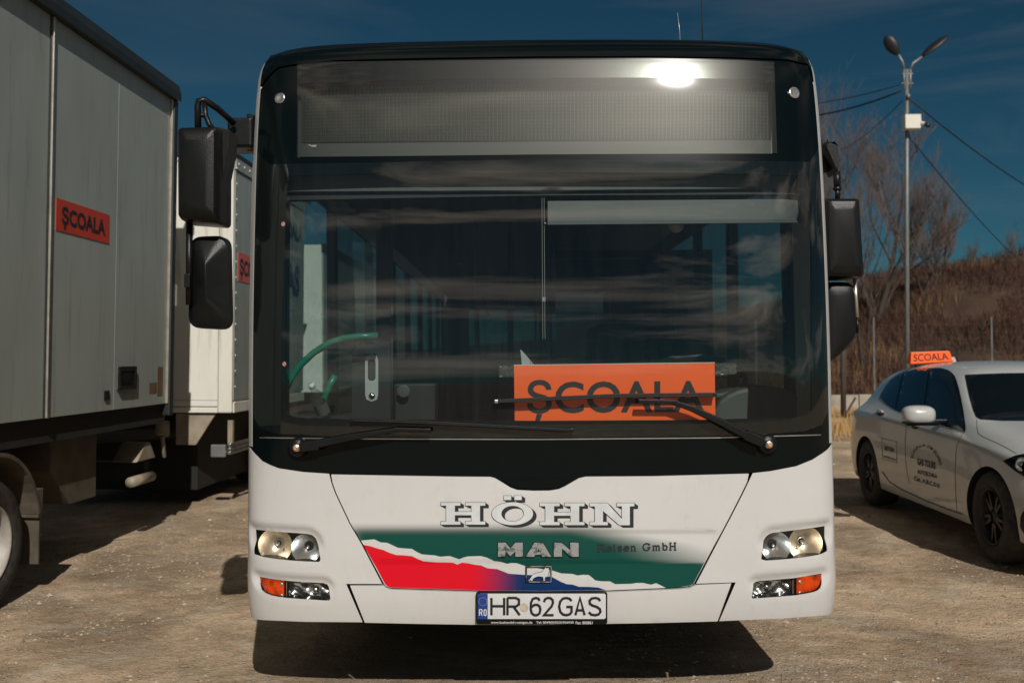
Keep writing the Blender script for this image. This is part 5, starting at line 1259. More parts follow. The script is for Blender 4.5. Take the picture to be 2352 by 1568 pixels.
MR = bpy.data.objects.new('mirror_assembly', None); link(MR, bus); MZ = 4.30
housing('mirror_housing', MZ, [(1886, 456), (1968, 456), (1980, 640), (1890, 640)], pr_, M['black_plastic'], MR, .018)
housing('mirror_housing', MZ + .03, [(1893, 645), (1966, 645), (1972, 780), (1896, 845)], [(1, .1), (1.0, .05), (.99, .0), (.94, -.04), (.8, -.06), (.5, -.068)], M['black_plastic'], MR, .05)
housing('arm_knuckle', MZ + .05, [(1886, 327), (1917, 322), (1928, 335), (1926, 405)], [(1, .07), (1, .0), (.92, -.04), (.7, -.055)], M['black_plastic'], MR, .03)
MB().tube([pt(1922, 395, MZ), pt(1923, 432, MZ)], .015, 10).tube([pt(1923, 430, MZ), pt(1924, 460, MZ)], .011, 10).build('mirror_tube', M['black_plastic'], MR, smooth=True)
MB().lathe([(.017, -.006), (.019, 0), (.017, .006)], pt(1923, 434, MZ), (0, 0, 1), 14).build('tube_collar', M['black_plastic'], MR, smooth=True)
MB().tube([pt(1963.5, 640, MZ), pt(1968, 729, MZ)], .0085, 10).build('chrome_tube', M['alu_trim'], MR, smooth=True)
MB().tube([pt(1968, 729, MZ), pt(1970, 750, MZ), pt(1970, 765, MZ)], .006, 8).build('tube_end', M['black_plastic'], MR, smooth=True)
a_, b_ = pt(1876, 402, 4.42), pt(1893, 325, 4.42); MB().box((a_.x, 4.36, a_.z), (b_.x, 4.5, b_.z)).build('mount_plate', M['black_plastic'], MR, bevel=.006)

# ---- antennas
a_ = pt(1614, 97, 5.4); MB().tube([a_ - Vector((0, 0, .15)), a_ + Vector((-.004, 0, .35))], .0035, 6).build('antenna', M['black_matt'], bus, smooth=True)
a_ = pt(1564, 97, 5.0); MB().tube([a_ - Vector((0, 0, .1)), pt(1561, 70, 5.0), pt(1556, 30, 5.0)], .0018, 5).build('antenna', M['alu_trim'], bus, smooth=True)
# ------------------------------------------------------------------ bus interior
def pxbox(name, x0, y0, x1, y1, Ya, Yb, m, parent, bevel=0):
    a = pt(x0, y1, Ya); b = pt(x1, y0, Ya); return MB().box((a.x, Ya, a.z), (b.x, Yb, b.z)).build(name, m, parent, bevel=bevel)
MB().box((XB - 1.2, 4.45, .40), (XB + 1.2, 15.9, .44)).build('floor', M['interior'], bus)
MB().box((XB - 1.12, 4.62, 2.38), (XB + 1.12, 15.9, 2.42)).build('ceiling', M['interior_grey'], bus)
bw = MB().box((XB - 1.2, 15.9, .4), (XB + 1.2, 15.95, 1.3)).box((XB - 1.2, 15.9, 2.2), (XB + 1.2, 15.95, 2.8)).box((XB - 1.2, 15.9, 1.3), (XB - .8, 15.95, 2.2)).box((XB + .8, 15.9, 1.3), (XB + 1.2, 15.95, 2.2)).build('rear_wall', M['interior'], bus)
MB().box((XB - .8, 15.92, 1.3), (XB + .8, 15.93, 2.2)).build('rear_window', M['side_glass'], bus)
patch('header_panel', [(640, 403), (900, 397), (915, 404), (1240, 402), (1600, 402), (1880, 404), (1880, 430), (1600, 434), (1240, 437), (640, 440)], M['interior_grey'], bus, -.07, .02, sp=.05)
patch('header_frame', [(640, 440), (1240, 437), (1880, 431), (1880, 446), (1240, 449), (902, 455), (640, 460)], M['interior'], bus, -.09, .03, sp=.05)
# dashboard
dz_ = 1.13
pv = [(-1.05, 4.28), (-.6, 4.16), (0, 4.12), (.6, 4.16), (1.05, 4.28), (1.12, 4.75), (.95, 4.82), (.25, 4.80), (.05, 4.62), (-1.1, 4.60)]
MB().prism([(XB + a, b) for a, b in pv], .6, dz_, 2).build('dashboard', M['interior'], bus, bevel=.02)
c = pt(1735, 900, 4.75)
cl_ = MB()
hp = []
for k in range(13): a = R(180 * k / 12); hp.append((c.x - math.cos(a) * .23, dz_ - .02 + math.sin(a) ** .7 * .18))
cl_.prism(hp, 4.62, 4.95, 1).build('instrument_hood', M['interior_grey'], bus, bevel=.02)
# steering wheel
sc_ = pt(1605, 862, 4.88); tor = MB(); ax = Vector((0, -.42, .91)).normalized(); u = Vector((1, 0, 0)); w_ = ax.cross(u)
tor.tube([sc_ + (u * math.cos(a) + w_ * math.sin(a)) * .225 for a in [2 * math.pi * k / 40 for k in range(41)]], .014, 8, cap=False)
sw = tor.build('steering_wheel', M['interior_grey'], bus, smooth=True)
MB().tube([sc_ - u * .22, sc_ + u * .22], .012, 6).tube([sc_, sc_ - ax * .3], .03, 8).lathe([(.06, -.01), (.05, .015), (.001, .02)], sc_, ax, 16).build('steering_hub', M['interior'], sw, smooth=True)
# driver seat
ds = bpy.data.objects.new('driver_seat', None); link(ds, bus); X_ = XB + .62
MB().box((X_ - .25, 5.25, .85), (X_ + .25, 5.75, .98)).build('seat_cushion', M['seat'], ds, bevel=.04)
MB().prism([(5.68, .95), (5.82, .95), (5.98, 1.62), (5.86, 1.64)], X_ - .24, X_ + .24, 0).build('seat_back', M['seat'], ds, bevel=.05)
MB().box((X_ - .13, 5.88, 1.66), (X_ + .13, 5.98, 1.86)).build('head_rest', M['seat'], ds, bevel=.035)
MB().box((X_ - .15, 5.35, .44), (X_ + .15, 5.7, .85)).build('seat_base', M['interior'], ds)
# partition behind the driver
MB().box((XB + .12, 6.25, .44), (XB + 1.18, 6.28, 1.35)).build('partition', M['interior'], bus)
MB().box((XB + .16, 6.26, 1.36), (XB + 1.15, 6.27, 2.1)).build('partition_glass', M['side_glass'], bus)
MB().tube([(XB + .12, 6.26, .44), (XB + .12, 6.26, 2.38)], .018, 8).build('grab_pole', M['interior_grey'], bus, smooth=True)
# sun blind and its cords
patch('sun_blind', [(1258, 462), (1842, 457), (1842, 503), (1258, 508)], M['blind'], bus, -.10, .002, sp=.08)
patch('blind_rail', [(1258, 508), (1842, 503), (1842, 511), (1258, 516)], M['interior_grey'], bus, -.096, .012, sp=.08)
for x0 in (1244.5, 1249.5): MB().tube([B(x0, 405, -.10), B(x0 + 2, 760, -.10), B(x0 + 2.5, 778, -.10)], .0012, 4).build('blind_cord', M['interior_light'], bus)
for x0, y0 in ((1252, 513), (1846, 509)): MB().lathe([(.006, -.004), (.006, .004)], B(x0, y0, -.10), (1, 0, 0), 8).build('cord_stop', M['chrome'], bus, smooth=True)
pxbox('cord_clip', 1245, 682, 1253, 692, 4.22, 4.235, M['interior_light'], bus)
MB().lathe([(.001, -.004), (.032, -.003), (.034, 0), (.001, .01)], B(1553, 517, -.2), (0, -1, 0), 24).build('interior_mirror', M['interior_light'], bus, smooth=True)
# door leaf folded into the entrance
dl = bpy.data.objects.new('door_leaf', None); link(dl, bus); DY = 4.92
def dpt(p): q = pt(p[0], p[1], DY); return (q.x, q.z)
outer = [(636, 452), (899, 452), (899, 968), (636, 968)]
inner = [(655, 460), (848, 457), (857, 459), (862, 465), (864, 475), (864, 775), (862, 784), (857, 789), (826, 793), (815, 800), (809, 812), (808, 825), (808, 955), (655, 955)]
def plate(name, outl, holes, y0, y1, m, parent, sp=.3):
    lo = [np.array([dpt(p) for p in outl])] + [np.array([dpt(p) for p in h]) for h in holes]; P, T = cdt(lo, sp); n = len(P)
    V = [(p[0], y0, p[1]) for p in P] + [(p[0], y1, p[1]) for p in P]; F = T.tolist() + (T[:, ::-1] + n).tolist(); ed = {}
    for t in T:
        for a, b in ((t[0], t[1]), (t[1], t[2]), (t[2], t[0])): ed[(int(a), int(b))] = 1
    F += [[b, a, a + n, b + n] for (a, b) in ed if (b, a) not in ed]
    return mesh(name, V, F, m, parent)
plate('door_frame', outer, [inner], DY, DY + .03, M['interior'], dl)
plate('door_pane', inner, [], DY + .012, DY + .018, M['door_glass'], dl)
lp_ = [(839, 830), (842, 818), (854, 813), (866, 818), (869, 830), (869, 905), (866, 917), (854, 922), (842, 917), (839, 905)]
lk = plate('door_lock_plate', lp_, [[(845, 830), (849, 824), (859, 824), (863, 830), (863, 868), (859, 874), (849, 874), (845, 868)]], DY - .006, DY - .001, M['interior_light2'], dl)
q = pt(854, 909, DY - .008); MB().lathe([(.017, 0), (.014, .006), (.001, .008)], q, (0, -1, 0), 16).build('lock_cylinder', M['chrome'], lk, smooth=True)
MB().tube([(pt(901, 455, DY).x, DY - .01, pt(901, 455, DY).z), (pt(901, 965, DY).x, DY - .01, pt(901, 965, DY).z)], .006, 6).build('door_edge', M['interior_grey'], dl, smooth=True)
# green hand rails by the entrance
g1 = [(652, 905), (668, 868), (690, 838), (720, 810), (755, 788), (790, 776), (830, 772), (868, 771)]
MB().tube([pt(*p, 4.78) for p in g1], .0165, 10).build('hand_rail', M['green_rail'], bus, smooth=True)
g2 = [(770, 862), (757, 885), (746, 912), (738, 940), (735, 962)]
MB().tube([pt(*p, 4.72) for p in g2], .0155, 10).build('hand_rail', M['green_rail'], bus, smooth=True)
# speaker-like roundels on the dash side panel
for x0, y0, r0 in ((927, 898, .022),): MB().lathe([(r0 * 1.4, 0), (r0, .004), (r0 * .6, .0), (r0 * .3, .004), (.001, .003)], pt(x0, y0, 4.9), (0, -1, 0), 20).build('dash_dial', M['interior_grey'], bus, smooth=True)
pxbox('ticket_console', 905, 880, 1000, 968, 4.95, 5.1, M['interior'], bus, .01)
# passenger seats and poles
for i, y_ in enumerate((7.2, 8.1, 9.0, 10.0, 11.0, 12.0, 13.2, 14.4)):
    for sx_ in (-.86, -.40, .42, .86):
        sr = bpy.data.objects.new('passenger_seat', None); link(sr, bus); x = XB + sx_
        MB().box((x - .20, y_ - .2, .80), (x + .20, y_ + .2, .86)).build('seat_cushion', M['seat'], sr, bevel=.02)
        MB().prism([(y_ + .17, .84), (y_ + .23, .84), (y_ + .31, 1.42), (y_ + .26, 1.44)], x - .20, x + .20, 0).build('seat_back', M['seat'], sr, bevel=.02)
for y_, sx_ in ((6.7, -.35), (7.6, -.12), (7.6, .14), (9.5, -.14), (9.5, .16), (11.5, -.14), (11.5, .16), (13.7, -.14)):
    MB().tube([(XB + sx_, y_, .44), (XB + sx_, y_, 2.38)], .017, 8).build('grab_pole', M['interior_grey'], bus, smooth=True)
for sx_ in (-.45, .45): MB().tube([(XB + sx_, 6.5, 2.05), (XB + sx_, 15, 2.05)], .015, 6).build('ceiling_rail', M['interior_grey'], bus, smooth=True)
# round stickers at the left edge of the glass
for x0, y0 in ((650.5, 514.5), (653, 835.5)):
    st = shell_poly('round_sticker', [ell(x0, y0, 5, 6, 18)], M['plate_white'], bus, .0003 + .002, 0, None)
    shell_poly('sticker_ring', [ell(x0, y0, 5, 6, 18)], M['red_sign'], st, .0031, 0, None, holes=[[ell(x0, y0, 3.6, 4.5, 18)]])
    shell_poly('sticker_mark', [[(x0 - 2.6, y0 - 3), (x0 - 1.6, y0 - 3.6), (x0 + 2.6, y0 + 3), (x0 + 1.6, y0 + 3.6)]], M['black_ink'], st, .0033, 0, None)

# ---- things lying in or fixed behind the windscreen
sg_ = thing('school_sign', 'bright orange rectangular sign reading ȘCOALA behind the bus windscreen, crossed by the wiper', 'sign', (XB + .3, 4.0, 1.1))
so4 = [(1180.5, 838.5), (1641.5, 832.5), (1643.5, 972.5), (1182.5, 974.5)]
shell_poly('board', [so4], M['orange_sign'], sg_, -.012, .003, None, .03)
shell_poly('board_edge', [[(1180, 837.6), (1642, 831.6), (1642, 833), (1180.6, 839)]], M['plate_white'], sg_, -.0112, .0, None, .05)
V, Fc = font_mesh('ȘCOALA', .018, 1.02); lo_, hi_ = V.min(0), V.max(0); base_y = 0; cap_h = None
Vc, _ = font_mesh('L', .018); cap_h = Vc[:, 1].max()
U = V.copy(); U[:, 0] = (V[:, 0] - lo_[0]) / (hi_[0] - lo_[0]); xs_ = 1210 + (1618 - 1210) * U[:, 0]; ys_ = 944.5 - V[:, 1] / cap_h * 69 + 2 - 3.0 * U[:, 0]
U2, F2_ = subdiv2d(np.stack([xs_, ys_], -1), Fc, 20.0); S = sv(U2, -.0105); T = Fs(S[:, 0], S[:, 1], -.0105); mesh('lettering', T, orient(T, F2_, np.array([0, -1, 0])), M['black_ink'], sg_)
def crumple(name, x0, y0, x1, y1, off, m, parent, amp=.004):
    n = 9; V = []; F = []
    for j in range(n):
        for i in range(n):
            px_, py_ = x0 + (x1 - x0) * (i + random.uniform(-.25, .25)) / (n - 1), y0 + (y1 - y0) * (j + random.uniform(-.25, .25)) / (n - 1)
            V.append(B(px_, py_, off + random.uniform(-amp, amp)))
    for j in range(n - 1):
        for i in range(n - 1): F.append([(j + 1) * n + i, (j + 1) * n + i + 1, j * n + i + 1, j * n + i])
    return mesh(name, V, F, m, parent)
crumple('tape', 1147, 840, 1181, 866, -.008, M['tape'], sg_); crumple('tape', 1642, 834, 1692, 860, -.008, M['tape'], sg_)
pp = thing('paper_sheet', 'pointed white paper corner sticking up behind the left end of the orange sign', 'paper', (XB, 4.2, 1.1))
P = [pt(1195, 802, 4.3), pt(1200, 806, 4.3), pt(1238, 850, 4.3), pt(1200, 850, 4.3)]
mesh('sheet', [p for p in P] + [p + Vector((0, .002, 0)) for p in P], [[0, 3, 2, 1], [4, 5, 6, 7], [0, 1, 5, 4], [1, 2, 6, 5], [2, 3, 7, 6], [3, 0, 4, 7]], M['interior_light2'], pp)
bt = thing('water_bottle', 'clear plastic water bottle with white cap leaning behind the lower left windscreen corner', 'bottle', tuple(pt(745, 960, 4.5)))
ba, bb = pt(716, 886, 4.45), pt(750, 962, 4.55); ax = (bb - ba).normalized(); Lb = (bb - ba).length
MB().lathe([(.012, .0), (.012, .02), (.028, .05), (.031, .07), (.031, .10), (.029, .12), (.031, .14), (.031, Lb - .01), (.02, Lb)], ba, ax, 20).build('body', M['bottle'], bt, smooth=True)
MB().lathe([(.001, -.012), (.0145, -.011), (.0145, .008), (.012, .009)], ba, ax, 16).build('cap', M['plate_white'], bt, smooth=True)
MB().lathe([(.0316, .095), (.0316, .15)], ba, ax, 20).build('paper_band', M['blind'], bt, smooth=True)
# ------------------------------------------------------------------ white car on the right
cXb = Vector((.042, 1, 0)).normalized(); cY = Vector((-cXb.y, cXb.x, 0))    # X: nose -> tail, Y: towards the bus
wf = Vector((3.27, 6.87, 0)); CZ = .962
cO = wf - cXb * .80 - cY * .875; cO.z = -.005
car = thing('parked_car', 'white hatchback of a driving school with an orange roof sign, parked right of the bus', 'car', (cO.x, cO.y + 2, 0))
CF = (cO, cXb, cY, Vector((0, 0, CZ)))
A_ = [0, .05, .15, .35, .6, .8, 1.1, 1.32, 1.6, 1.85, 2.1, 2.6, 3.0, 3.4, 3.7, 3.95, 4.15, 4.27, 4.32]
zb = [.32, .23, .20, .18, .175, .175, .175, .175, .175, .175, .175, .175, .175, .18, .19, .20, .24, .30, .42]
ws = [.50, .66, .76, .845, .875, .885, .885, .882, .88, .88, .88, .882, .886, .89, .887, .872, .835, .76, .66]
zsh = [.62, .66, .70, .75, .785, .805, .825, .84, .85, .86, .87, .885, .90, .915, .92, .91, .89, .85, .78]
wsh = [.44, .60, .71, .80, .838, .85, .852, .855, .858, .86, .862, .864, .868, .872, .866, .845, .80, .71, .58]
zbe = [.64, .70, .75, .81, .855, .885, .925, .955, .96, .965, .97, .985, 1.0, 1.015, 1.02, 1.01, .98, .92, .82]
wbe = [.38, .54, .64, .71, .745, .76, .775, .785, .79, .79, .79, .788, .78, .768, .745, .715, .67, .60, .50]
zca = [.65, .725, .78, .84, .89, .925, .97, 1.0, 1.16, 1.29, 1.36, 1.39, 1.385, 1.355, 1.32, 1.25, 1.07, .97, .85]
wca = [.28, .42, .52, .58, .61, .625, .65, .68, .665, .62, .595, .58, .575, .57, .56, .55, .57, .51, .42]
zro = [.66, .735, .79, .855, .91, .945, .99, 1.015, 1.19, 1.345, 1.415, 1.435, 1.43, 1.405, 1.375, 1.31, 1.10, .98, .86]
V = []; F = []; NR_ = 11; NS = len(A_)
for i, a in enumerate(A_):
    half = [(0, zb[i]), (ws[i] - .14, zb[i]), (ws[i] - .035, zb[i] + .035), (ws[i] - .004, zb[i] + .2 * (zsh[i] - zb[i]) + .03), (ws[i], .56 * zsh[i] + .44 * zb[i] + .05), (wsh[i], zsh[i]),
            (wbe[i], zbe[i]), ((wbe[i] * .55 + wca[i] * .45), zbe[i] * .5 + zca[i] * .5), (wca[i], zca[i]), (wca[i] * .55, zro[i] - .008), (0, zro[i])]
    ringp = half + [(-y, z) for y, z in half[-2:0:-1]]
    for y, z in ringp: V.append(cO + cXb * a + cY * y + Vector((0, 0, z * CZ)))
n_ = 20
for i in range(NS - 1):
    for k in range(n_): F.append([i * n_ + k, i * n_ + (k + 1) % n_, (i + 1) * n_ + (k + 1) % n_, (i + 1) * n_ + k])
F += [list(range(n_))[::-1], [(NS - 1) * n_ + k for k in range(n_)]]
cb = mesh('body', V, F, M['car_white'], car)
sb_ = cb.modifiers.new('s', 'SUBSURF'); sb_.levels = 3; sb_.render_levels = 3
bm = bmesh.new(); bm.from_mesh(cb.data); bmesh.ops.recalc_face_normals(bm, faces=bm.faces[:]); cl_ = bm.edges.layers.float.get('crease_edge') or bm.edges.layers.float.new('crease_edge')
for e in bm.edges:
    r0, r1 = e.verts[0].index % n_, e.verts[1].index % n_
    if r0 == r1 and r0 in (5, 15): e[cl_] = .55
    if r0 == r1 and r0 in (2, 18): e[cl_] = .6
bm.to_mesh(cb.data); bm.free()
cutm = MB(CF)
for a in (.80, 3.47):
    for y0_, y1_ in ((.58, 1.1), (-1.1, -.58)):
        P_ = [(a + .362 * math.cos(2 * math.pi * k / 40), .325 + .362 * math.sin(2 * math.pi * k / 40)) for k in range(40)]; cutm.prism(P_, y0_, y1_, 1)
cu = cutm.build('cutter', M['black_matt'], None)
bm = bmesh.new(); bm.from_mesh(cu.data); bmesh.ops.recalc_face_normals(bm, faces=bm.faces[:]); bm.to_mesh(cu.data); bm.free()
cb.data.materials.append(M['black_matt'])
bo = cb.modifiers.new('b', 'BOOLEAN'); bo.operation = 'DIFFERENCE'; bo.object = cu; bo.solver = 'EXACT'; bo.material_mode = 'TRANSFER'
bpy.context.view_layer.update()
dg = bpy.context.evaluated_depsgraph_get(); me = bpy.data.meshes.new_from_object(cb.evaluated_get(dg), depsgraph=dg)
cb.modifiers.clear(); cb.data = me; bpy.data.objects.remove(cu)
autosmooth(cb, 38)
bvh = BVHTree.FromPolygons([cb.matrix_local @ v.co + worldloc(car) for v in me.vertices], [list(p.vertices) for p in me.polygons])
def hit(px, py, off=.003):
    d = ray(px, py).normalized(); h = bvh.ray_cast(CAM, d)
    if h[0] is None:
        h = bvh.find_nearest(CAM + d * 8.5); 
    nn = h[1] if h[1].dot(d) < 0 else -h[1]
    return h[0] + nn * off, nn
def car_patch(name, polys, m, parent, off=.004, sp=5, mirror=False, holes=()):
    V = []; F = []
    for k, pl in enumerate(polys):
        def rs_(L):
            out = []
            for i in range(len(L)):
                a, b = L[i], L[(i + 1) % len(L)]; q = max(1, int(math.hypot(a[0] - b[0], a[1] - b[1]) / sp)); out += [(a[0] + (b[0] - a[0]) * j / q, a[1] + (b[1] - a[1]) * j / q) for j in range(q)]
            return np.array(out, float)
        P, T = cdt([rs_(pl)] + [rs_(h) for h in (holes[k] if k < len(holes) else ())], sp); n = len(V)
        V += [hit(p[0], p[1], off)[0] for p in P]; F += [[int(i) + n for i in t[::-1]] for t in T]
    o = mesh(name, V, F, m, parent, smooth=True)
    if mirror:
        W = []
        for v in V:
            l = v - cO; W.append(v - cY * 2 * l.dot(cY))
        mesh(name, W, [f[::-1] for f in F], m, parent, smooth=True)
    return o
M['car_glass'] = mat('car_glass', (.004, .006, .007), .05, coat=.0, spec=.45)
c8 = lambda *L: [(1952.3 + .3478 * x, 775.2 + .3478 * y) for x, y in L]
rearq = c8((203, 395), (215, 370), (243, 325), (270, 290), (320, 255), (352, 236), (305, 440), (300, 468), (250, 438))
reard = c8((366, 232), (430, 217), (500, 209), (524, 208), (482, 525), (400, 510), (316, 474), (320, 445))
frontd = c8((541, 208), (600, 209), (640, 220), (665, 236), (683, 256), (697, 285), (712, 340), (727, 400), (745, 500), (758, 600), (752, 618), (700, 600), (640, 580), (560, 553), (500, 532))
edge = c8((196, 398), (208, 366), (238, 320), (264, 284), (318, 247), (370, 225), (430, 209), (500, 201), (600, 201), (645, 213), (672, 230), (692, 252), (706, 283), (722, 340), (736, 400), (754, 500), (767, 602), (760, 628), (640, 588), (560, 562), (400, 520), (300, 478), (248, 446))
car_patch('window_surround', [edge], M['black_gloss'], car, .003, mirror=True)
for pl in (rearq, reard, frontd): car_patch('side_window', [pl], M['car_glass'], car, .006, mirror=True)
# windscreen, symmetric about the centre line
WSp = [(2217, 862), (2222, 888), (2228, 915), (2236, 942), (2243, 958), (2253, 964)]
loc = []
for p in WSp:
    h = hit(*p)[0] - cO; loc.append((h.dot(cXb), h.dot(cY), h.z / CZ))
print('windscreen edge', [tuple(round(c, 2) for c in l) for l in loc])
WL = [cO + cXb * a + cY * y + Vector((0, 0, z * CZ)) for a, y, z in loc]; WR = [cO + cXb * a - cY * y + Vector((0, 0, z * CZ)) for a, y, z in loc[::-1]]
wpx = [tuple(q) for q in proj_np(np.array([tuple(v) for v in WL + WR]))]
wpx = wpx[:len(loc)] + [(2300, 966.5), (2400, 967)] + wpx[len(loc):] + [(2400, 856.5), (2300, 858)]
car_patch('windscreen', [wpx], M['car_glass'], car, .005, 6)
def down(y, z):
    """body point seen from the front at lateral y, height z"""
    o = cO + cXb * -2 + cY * y + Vector((0, 0, z * CZ)); h = bvh.ray_cast(o, cXb)
    return (h[0] + h[1] * .005) if h[0] else o
def hline(name, pts, w, m, parent=car, off=.0015, mirror=True):
    qs = []
    for a, b in zip(pts[:-1], pts[1:]):
        l = math.hypot(b[0] - a[0], b[1] - a[1]); nx_, ny_ = -(b[1] - a[1]) / l * w, (b[0] - a[0]) / l * w; qs.append([(a[0] + nx_, a[1] + ny_), (b[0] + nx_, b[1] + ny_), (b[0] - nx_, b[1] - ny_), (a[0] - nx_, a[1] - ny_)])
    return car_patch(name, qs, m, parent, off, 8, mirror)
M['seam'] = mat('seam', (.03, .03, .03), .7)
hline('door_seam', c8((400, 524), (385, 545), (372, 590), (366, 660), (366, 760), (372, 850), (392, 965)), .42, M['seam'])
hline('door_seam', c8((752, 628), (728, 660), (706, 712), (698, 780), (696, 900), (700, 1040), (706, 1150)), .42, M['seam'])
hline('bonnet_seam', c8((838, 540), (838, 590), (848, 632), (880, 655), (960, 690), (1040, 730), (1100, 765)), .5, M['seam'])
hline('sill_line', c8((215, 885), (260, 950), (340, 1000), (500, 1075), (640, 1130), (745, 1165)), 1.2, M['seam'], mirror=True)
# head lamp
hlp = c8((1013, 816), (1040, 800), (1100, 777), (1149, 768), (1230, 765), (1300, 775), (1320, 830), (1280, 900), (1200, 925), (1149, 915), (1090, 878))
hl_ = car_patch('headlight', [hlp], M['black_gloss'], car, .004, mirror=True)
for cx_, cy_, r_ in ((1140, 835, 42), (1230, 840, 40)):
    c, n = hit(*c8((cx_, cy_))[0], .004); rr0 = r_ * .3478 / 320
    MB().lathe([(rr0, .0), (rr0 * .95, .006), (rr0 * .8, .003), (rr0 * .3, -.002), (.001, .002)], c, (n + Vector((0, -.6, 0))).normalized(), 20).build('lamp_projector', M['reflector'], hl_, smooth=True)
car_patch('bumper_intake', [c8((1140, 1150), (1200, 1130), (1330, 1130), (1330, 1290), (1200, 1300), (1150, 1285), (1130, 1250), (1130, 1190))], M['black_gloss'], car, .005, mirror=True)
hline('intake_trim', c8((1145, 1145), (1124, 1190), (1122, 1252), (1148, 1292), (1200, 1306)), 1.6, M['car_white'], off=.009)
# kidney grille (out of the picture's edge, still on the car)
for sg in (-1, 1):
    V = []; 
    for z in (.50, .72):
        for y in (.04, .28): V.append(down(sg * y, z) - cXb * .004)
    mesh('grille', V, [[0, 1, 3, 2]] if sg > 0 else [[0, 2, 3, 1]], M['black_gloss'], car)
# handles
for cx_, cy_ in ((203, 492), (432, 578)):
    c, n = hit(*c8((cx_, cy_))[0], .018); u = cXb
    hd = MB().tube([c - u * .085 - n * .012, c - u * .06, c + u * .06, c + u * .085 - n * .012], [.010, .014, .014, .010], 8, flat=.6).build('door_handle', M['car_white'], car, smooth=True)
    car_patch('handle_cup', [[(1952.3 + .3478 * (cx_ + 26 * math.cos(a)), 775.2 + .3478 * (cy_ + 6 + 20 * math.sin(a))) for a in [2 * math.pi * k / 14 for k in range(14)]]], M['seam'], hd, .001, 3)
# door mirrors
for sg in (1, -1):
    mr = bpy.data.objects.new('door_mirror', None); link(mr, car)
    mc = Vector((1.66, sg * 1.00, 1.0)); V = []; F = []
    st_ = [(0, .02), (.012, .055), (.04, .075), (.09, .082), (.13, .078), (.15, .06)]
    n0 = 20
    for dx, rz in st_:
        for k in range(n0):
            an = 2 * math.pi * k / n0; ca_, sa_ = math.cos(an), math.sin(an); e_ = .65
            yy = math.copysign(abs(ca_) ** e_, ca_) * rz * 1.55; zz = math.copysign(abs(sa_) ** e_, sa_) * rz * .95
            V.append(cO + cXb * (mc.x + dx) + cY * (mc.y + yy) + Vector((0, 0, (mc.z + zz) * CZ)))
    for i in range(len(st_) - 1):
        for k in range(n0): F.append([i * n0 + k, i * n0 + (k + 1) % n0, (i + 1) * n0 + (k + 1) % n0, (i + 1) * n0 + k])
    F += [list(range(n0))[::-1], [(len(st_) - 1) * n0 + k for k in range(n0)]]
    o = mesh('mirror_cap', V, F, M['car_white'], mr); bm = bmesh.new(); bm.from_mesh(o.data); bmesh.ops.recalc_face_normals(bm, faces=bm.faces[:]); bm.to_mesh(o.data); bm.free(); autosmooth(o, 50)
    MB(CF).prism([(mc.x + .02, .915), (mc.x + .14, .925), (mc.x + .14, .945), (mc.x + .005, .94)], sg * .87, sg * 1.115, 1).build('mirror_foot', M['black_plastic'], mr, bevel=.006)
    MB(CF).box((mc.x + .04, sg * .77, .935), (mc.x + .12, sg * .93, .965)).build('mirror_arm', M['black_plastic'], mr, bevel=.006)
# wheels
M['shaded_rim'] = mat('shaded_rim', (.03, .03, .03), .4, metal=.6)  # shade the body throws on the wheels is put into this colour
for a in (.80, 3.47):
    for sg in (1, -1):
        fr = (cO, cXb * (1 if sg > 0 else -1), cY * sg, Vector((0, 0, 1)))
        W = wheel(car, fr, Vector((a * sg, .862, .318)), .318, .21, M['shaded_rim'])
        sp_ = MB(fr)
        for k in range(10):
            an = 2 * math.pi * k / 10 + (.12 if k % 2 else -.12); d_ = Vector((math.cos(an), 0, math.sin(an))); t_ = Vector((-d_.z, 0, d_.x)); c = Vector((a * sg, .862, .318))
            p = [c + d_ * .05 + t_ * .012, c + d_ * .18 + t_ * .008, c + d_ * .18 - t_ * .008, c + d_ * .05 - t_ * .012]
            sp_.add([q + Vector((0, -.02, 0)) for q in p] + [q + Vector((0, -.045, 0)) for q in p], [[0, 1, 2, 3], [4, 7, 6, 5], [0, 4, 5, 1], [1, 5, 6, 2], [2, 6, 7, 3], [3, 7, 4, 0]])
        tag(sp_.build('spokes', M['shaded_rim'], W), kind='stuff')
# lettering
def car_text(name, s, box4, m, off=.0025, bold=.02, path=None, hpx=9):
    V, Fc = font_mesh(s, bold); lo, hi = V.min(0), V.max(0); U = (V - lo) / (hi - lo); U, Fc = subdiv2d(U, Fc, .04)
    P = []
    if path is not None:
        pa = np.array(path); seg = np.hypot(*np.diff(pa, axis=0).T); cs = np.concatenate([[0], np.cumsum(seg)]) / seg.sum()
        x = np.interp(U[:, 0], cs, pa[:, 0]); y = np.interp(U[:, 0], cs, pa[:, 1]); e = .03; tx = np.interp(U[:, 0] + e, cs, pa[:, 0]) - np.interp(U[:, 0] - e, cs, pa[:, 0]); ty = np.interp(U[:, 0] + e, cs, pa[:, 1]) - np.interp(U[:, 0] - e, cs, pa[:, 1]); l = np.hypot(tx, ty)
        P = np.stack([x + ty / l * U[:, 1] * hpx, y - tx / l * U[:, 1] * hpx], -1)
    else:
        bl, br, tr_, tl = [np.array(q) for q in box4]; u = U[:, :1]; w = U[:, 1:]; P = (bl * (1 - u) + br * u) * (1 - w) + (tl * (1 - u) + tr_ * u) * w
    T = np.array([tuple(hit(p[0], p[1], off)[0]) for p in P]); return mesh(name, T, orient(T, Fc, np.array(-cXb + cY)), m, car)
car_text('door_lettering', 'ȘCOALA DE ȘOFERI', None, M['grey_ink'], path=c8((424, 800), (432, 762), (456, 732), (490, 724), (524, 736), (552, 764), (574, 802), (588, 842)), hpx=8.5)
car_text('door_lettering', 'GAS TOURS', c8((446, 838), (566, 868), (568, 822), (446, 792)), M['grey_ink'], bold=.04)
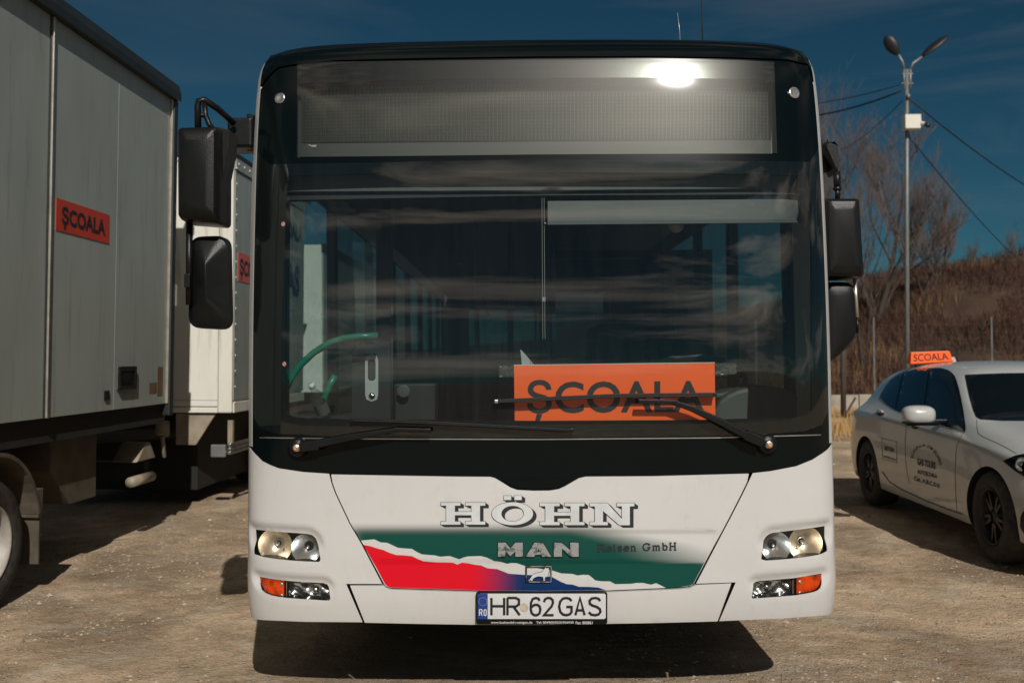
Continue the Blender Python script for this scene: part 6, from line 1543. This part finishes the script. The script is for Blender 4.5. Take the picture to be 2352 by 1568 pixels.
car_text('door_lettering', 'AUTOȘCOALA', c8((446, 905), (578, 938), (576, 898), (446, 866)), M['grey_ink'], bold=.03)
car_text('door_lettering', 'Cat. A.B.C.D.E', c8((424, 940), (594, 992), (594, 966), (424, 910)), M['grey_ink'], bold=.03)
car_text('door_lettering', 'GAS TOURS', c8((228, 742), (292, 756), (292, 730), (228, 708)), M['grey_ink'], bold=.05)
car_text('door_lettering', 'AUTOȘCOALA', c8((222, 792), (304, 816), (304, 800), (222, 774)), M['grey_ink'], bold=.04)
fr4 = c8((211, 660), (308, 684), (310, 826), (216, 800))
hline('sticker_frame', fr4 + [fr4[0]], .45, M['grey_ink'], off=.002, mirror=False)
# roof box sign
rs_ = thing('roof_sign', 'small orange SCOALA sign standing on the roof of the white hatchback', 'sign', tuple(pt(2140, 836, 9.2)))
SY = 9.2; P4 = [pt(*q, SY) for q in ((2091.5, 836), (2190, 830), (2181.5, 805.5), (2092.5, 808.5))]
V = P4 + [Vector((p.x, p.y + (.10 if i < 2 else .05), p.z)) for i, p in enumerate(P4)]
mesh('sign_body', V, [[0, 1, 2, 3], [5, 4, 7, 6], [1, 5, 6, 2], [4, 0, 3, 7], [3, 2, 6, 7], [0, 4, 5, 1]], M['orange_sign'], rs_, bevel=.006)
def sfn(U):
    a, b, c, d = [np.array(p) for p in P4]; u = .07 + .84 * U[:, :1]; w = .20 + .62 * U[:, 1:]
    return (a * (1 - u) + b * u) * (1 - w) + (d * (1 - u) + c * u) * w + np.array([0, -.0022, 0])
text_on('lettering', 'SCOALA', M['black_ink'], rs_, sfn, (0, -1, 0), .01)
q = pt(2140, 838, SY + .05); MB().box((q.x - .15, q.y - .03, q.z - .035), (q.x + .15, q.y + .03, q.z)).build('magnet_foot', M['black_plastic'], rs_)
c = pt(2196, 826, 9.4); MB().prism([(c.y, c.z - .05), (c.y + .12, c.z - .05), (c.y + .10, c.z + .02), (c.y + .07, c.z + .03)], c.x - .02, c.x + .02, 0).build('roof_antenna', M['car_white'], car, bevel=.008)
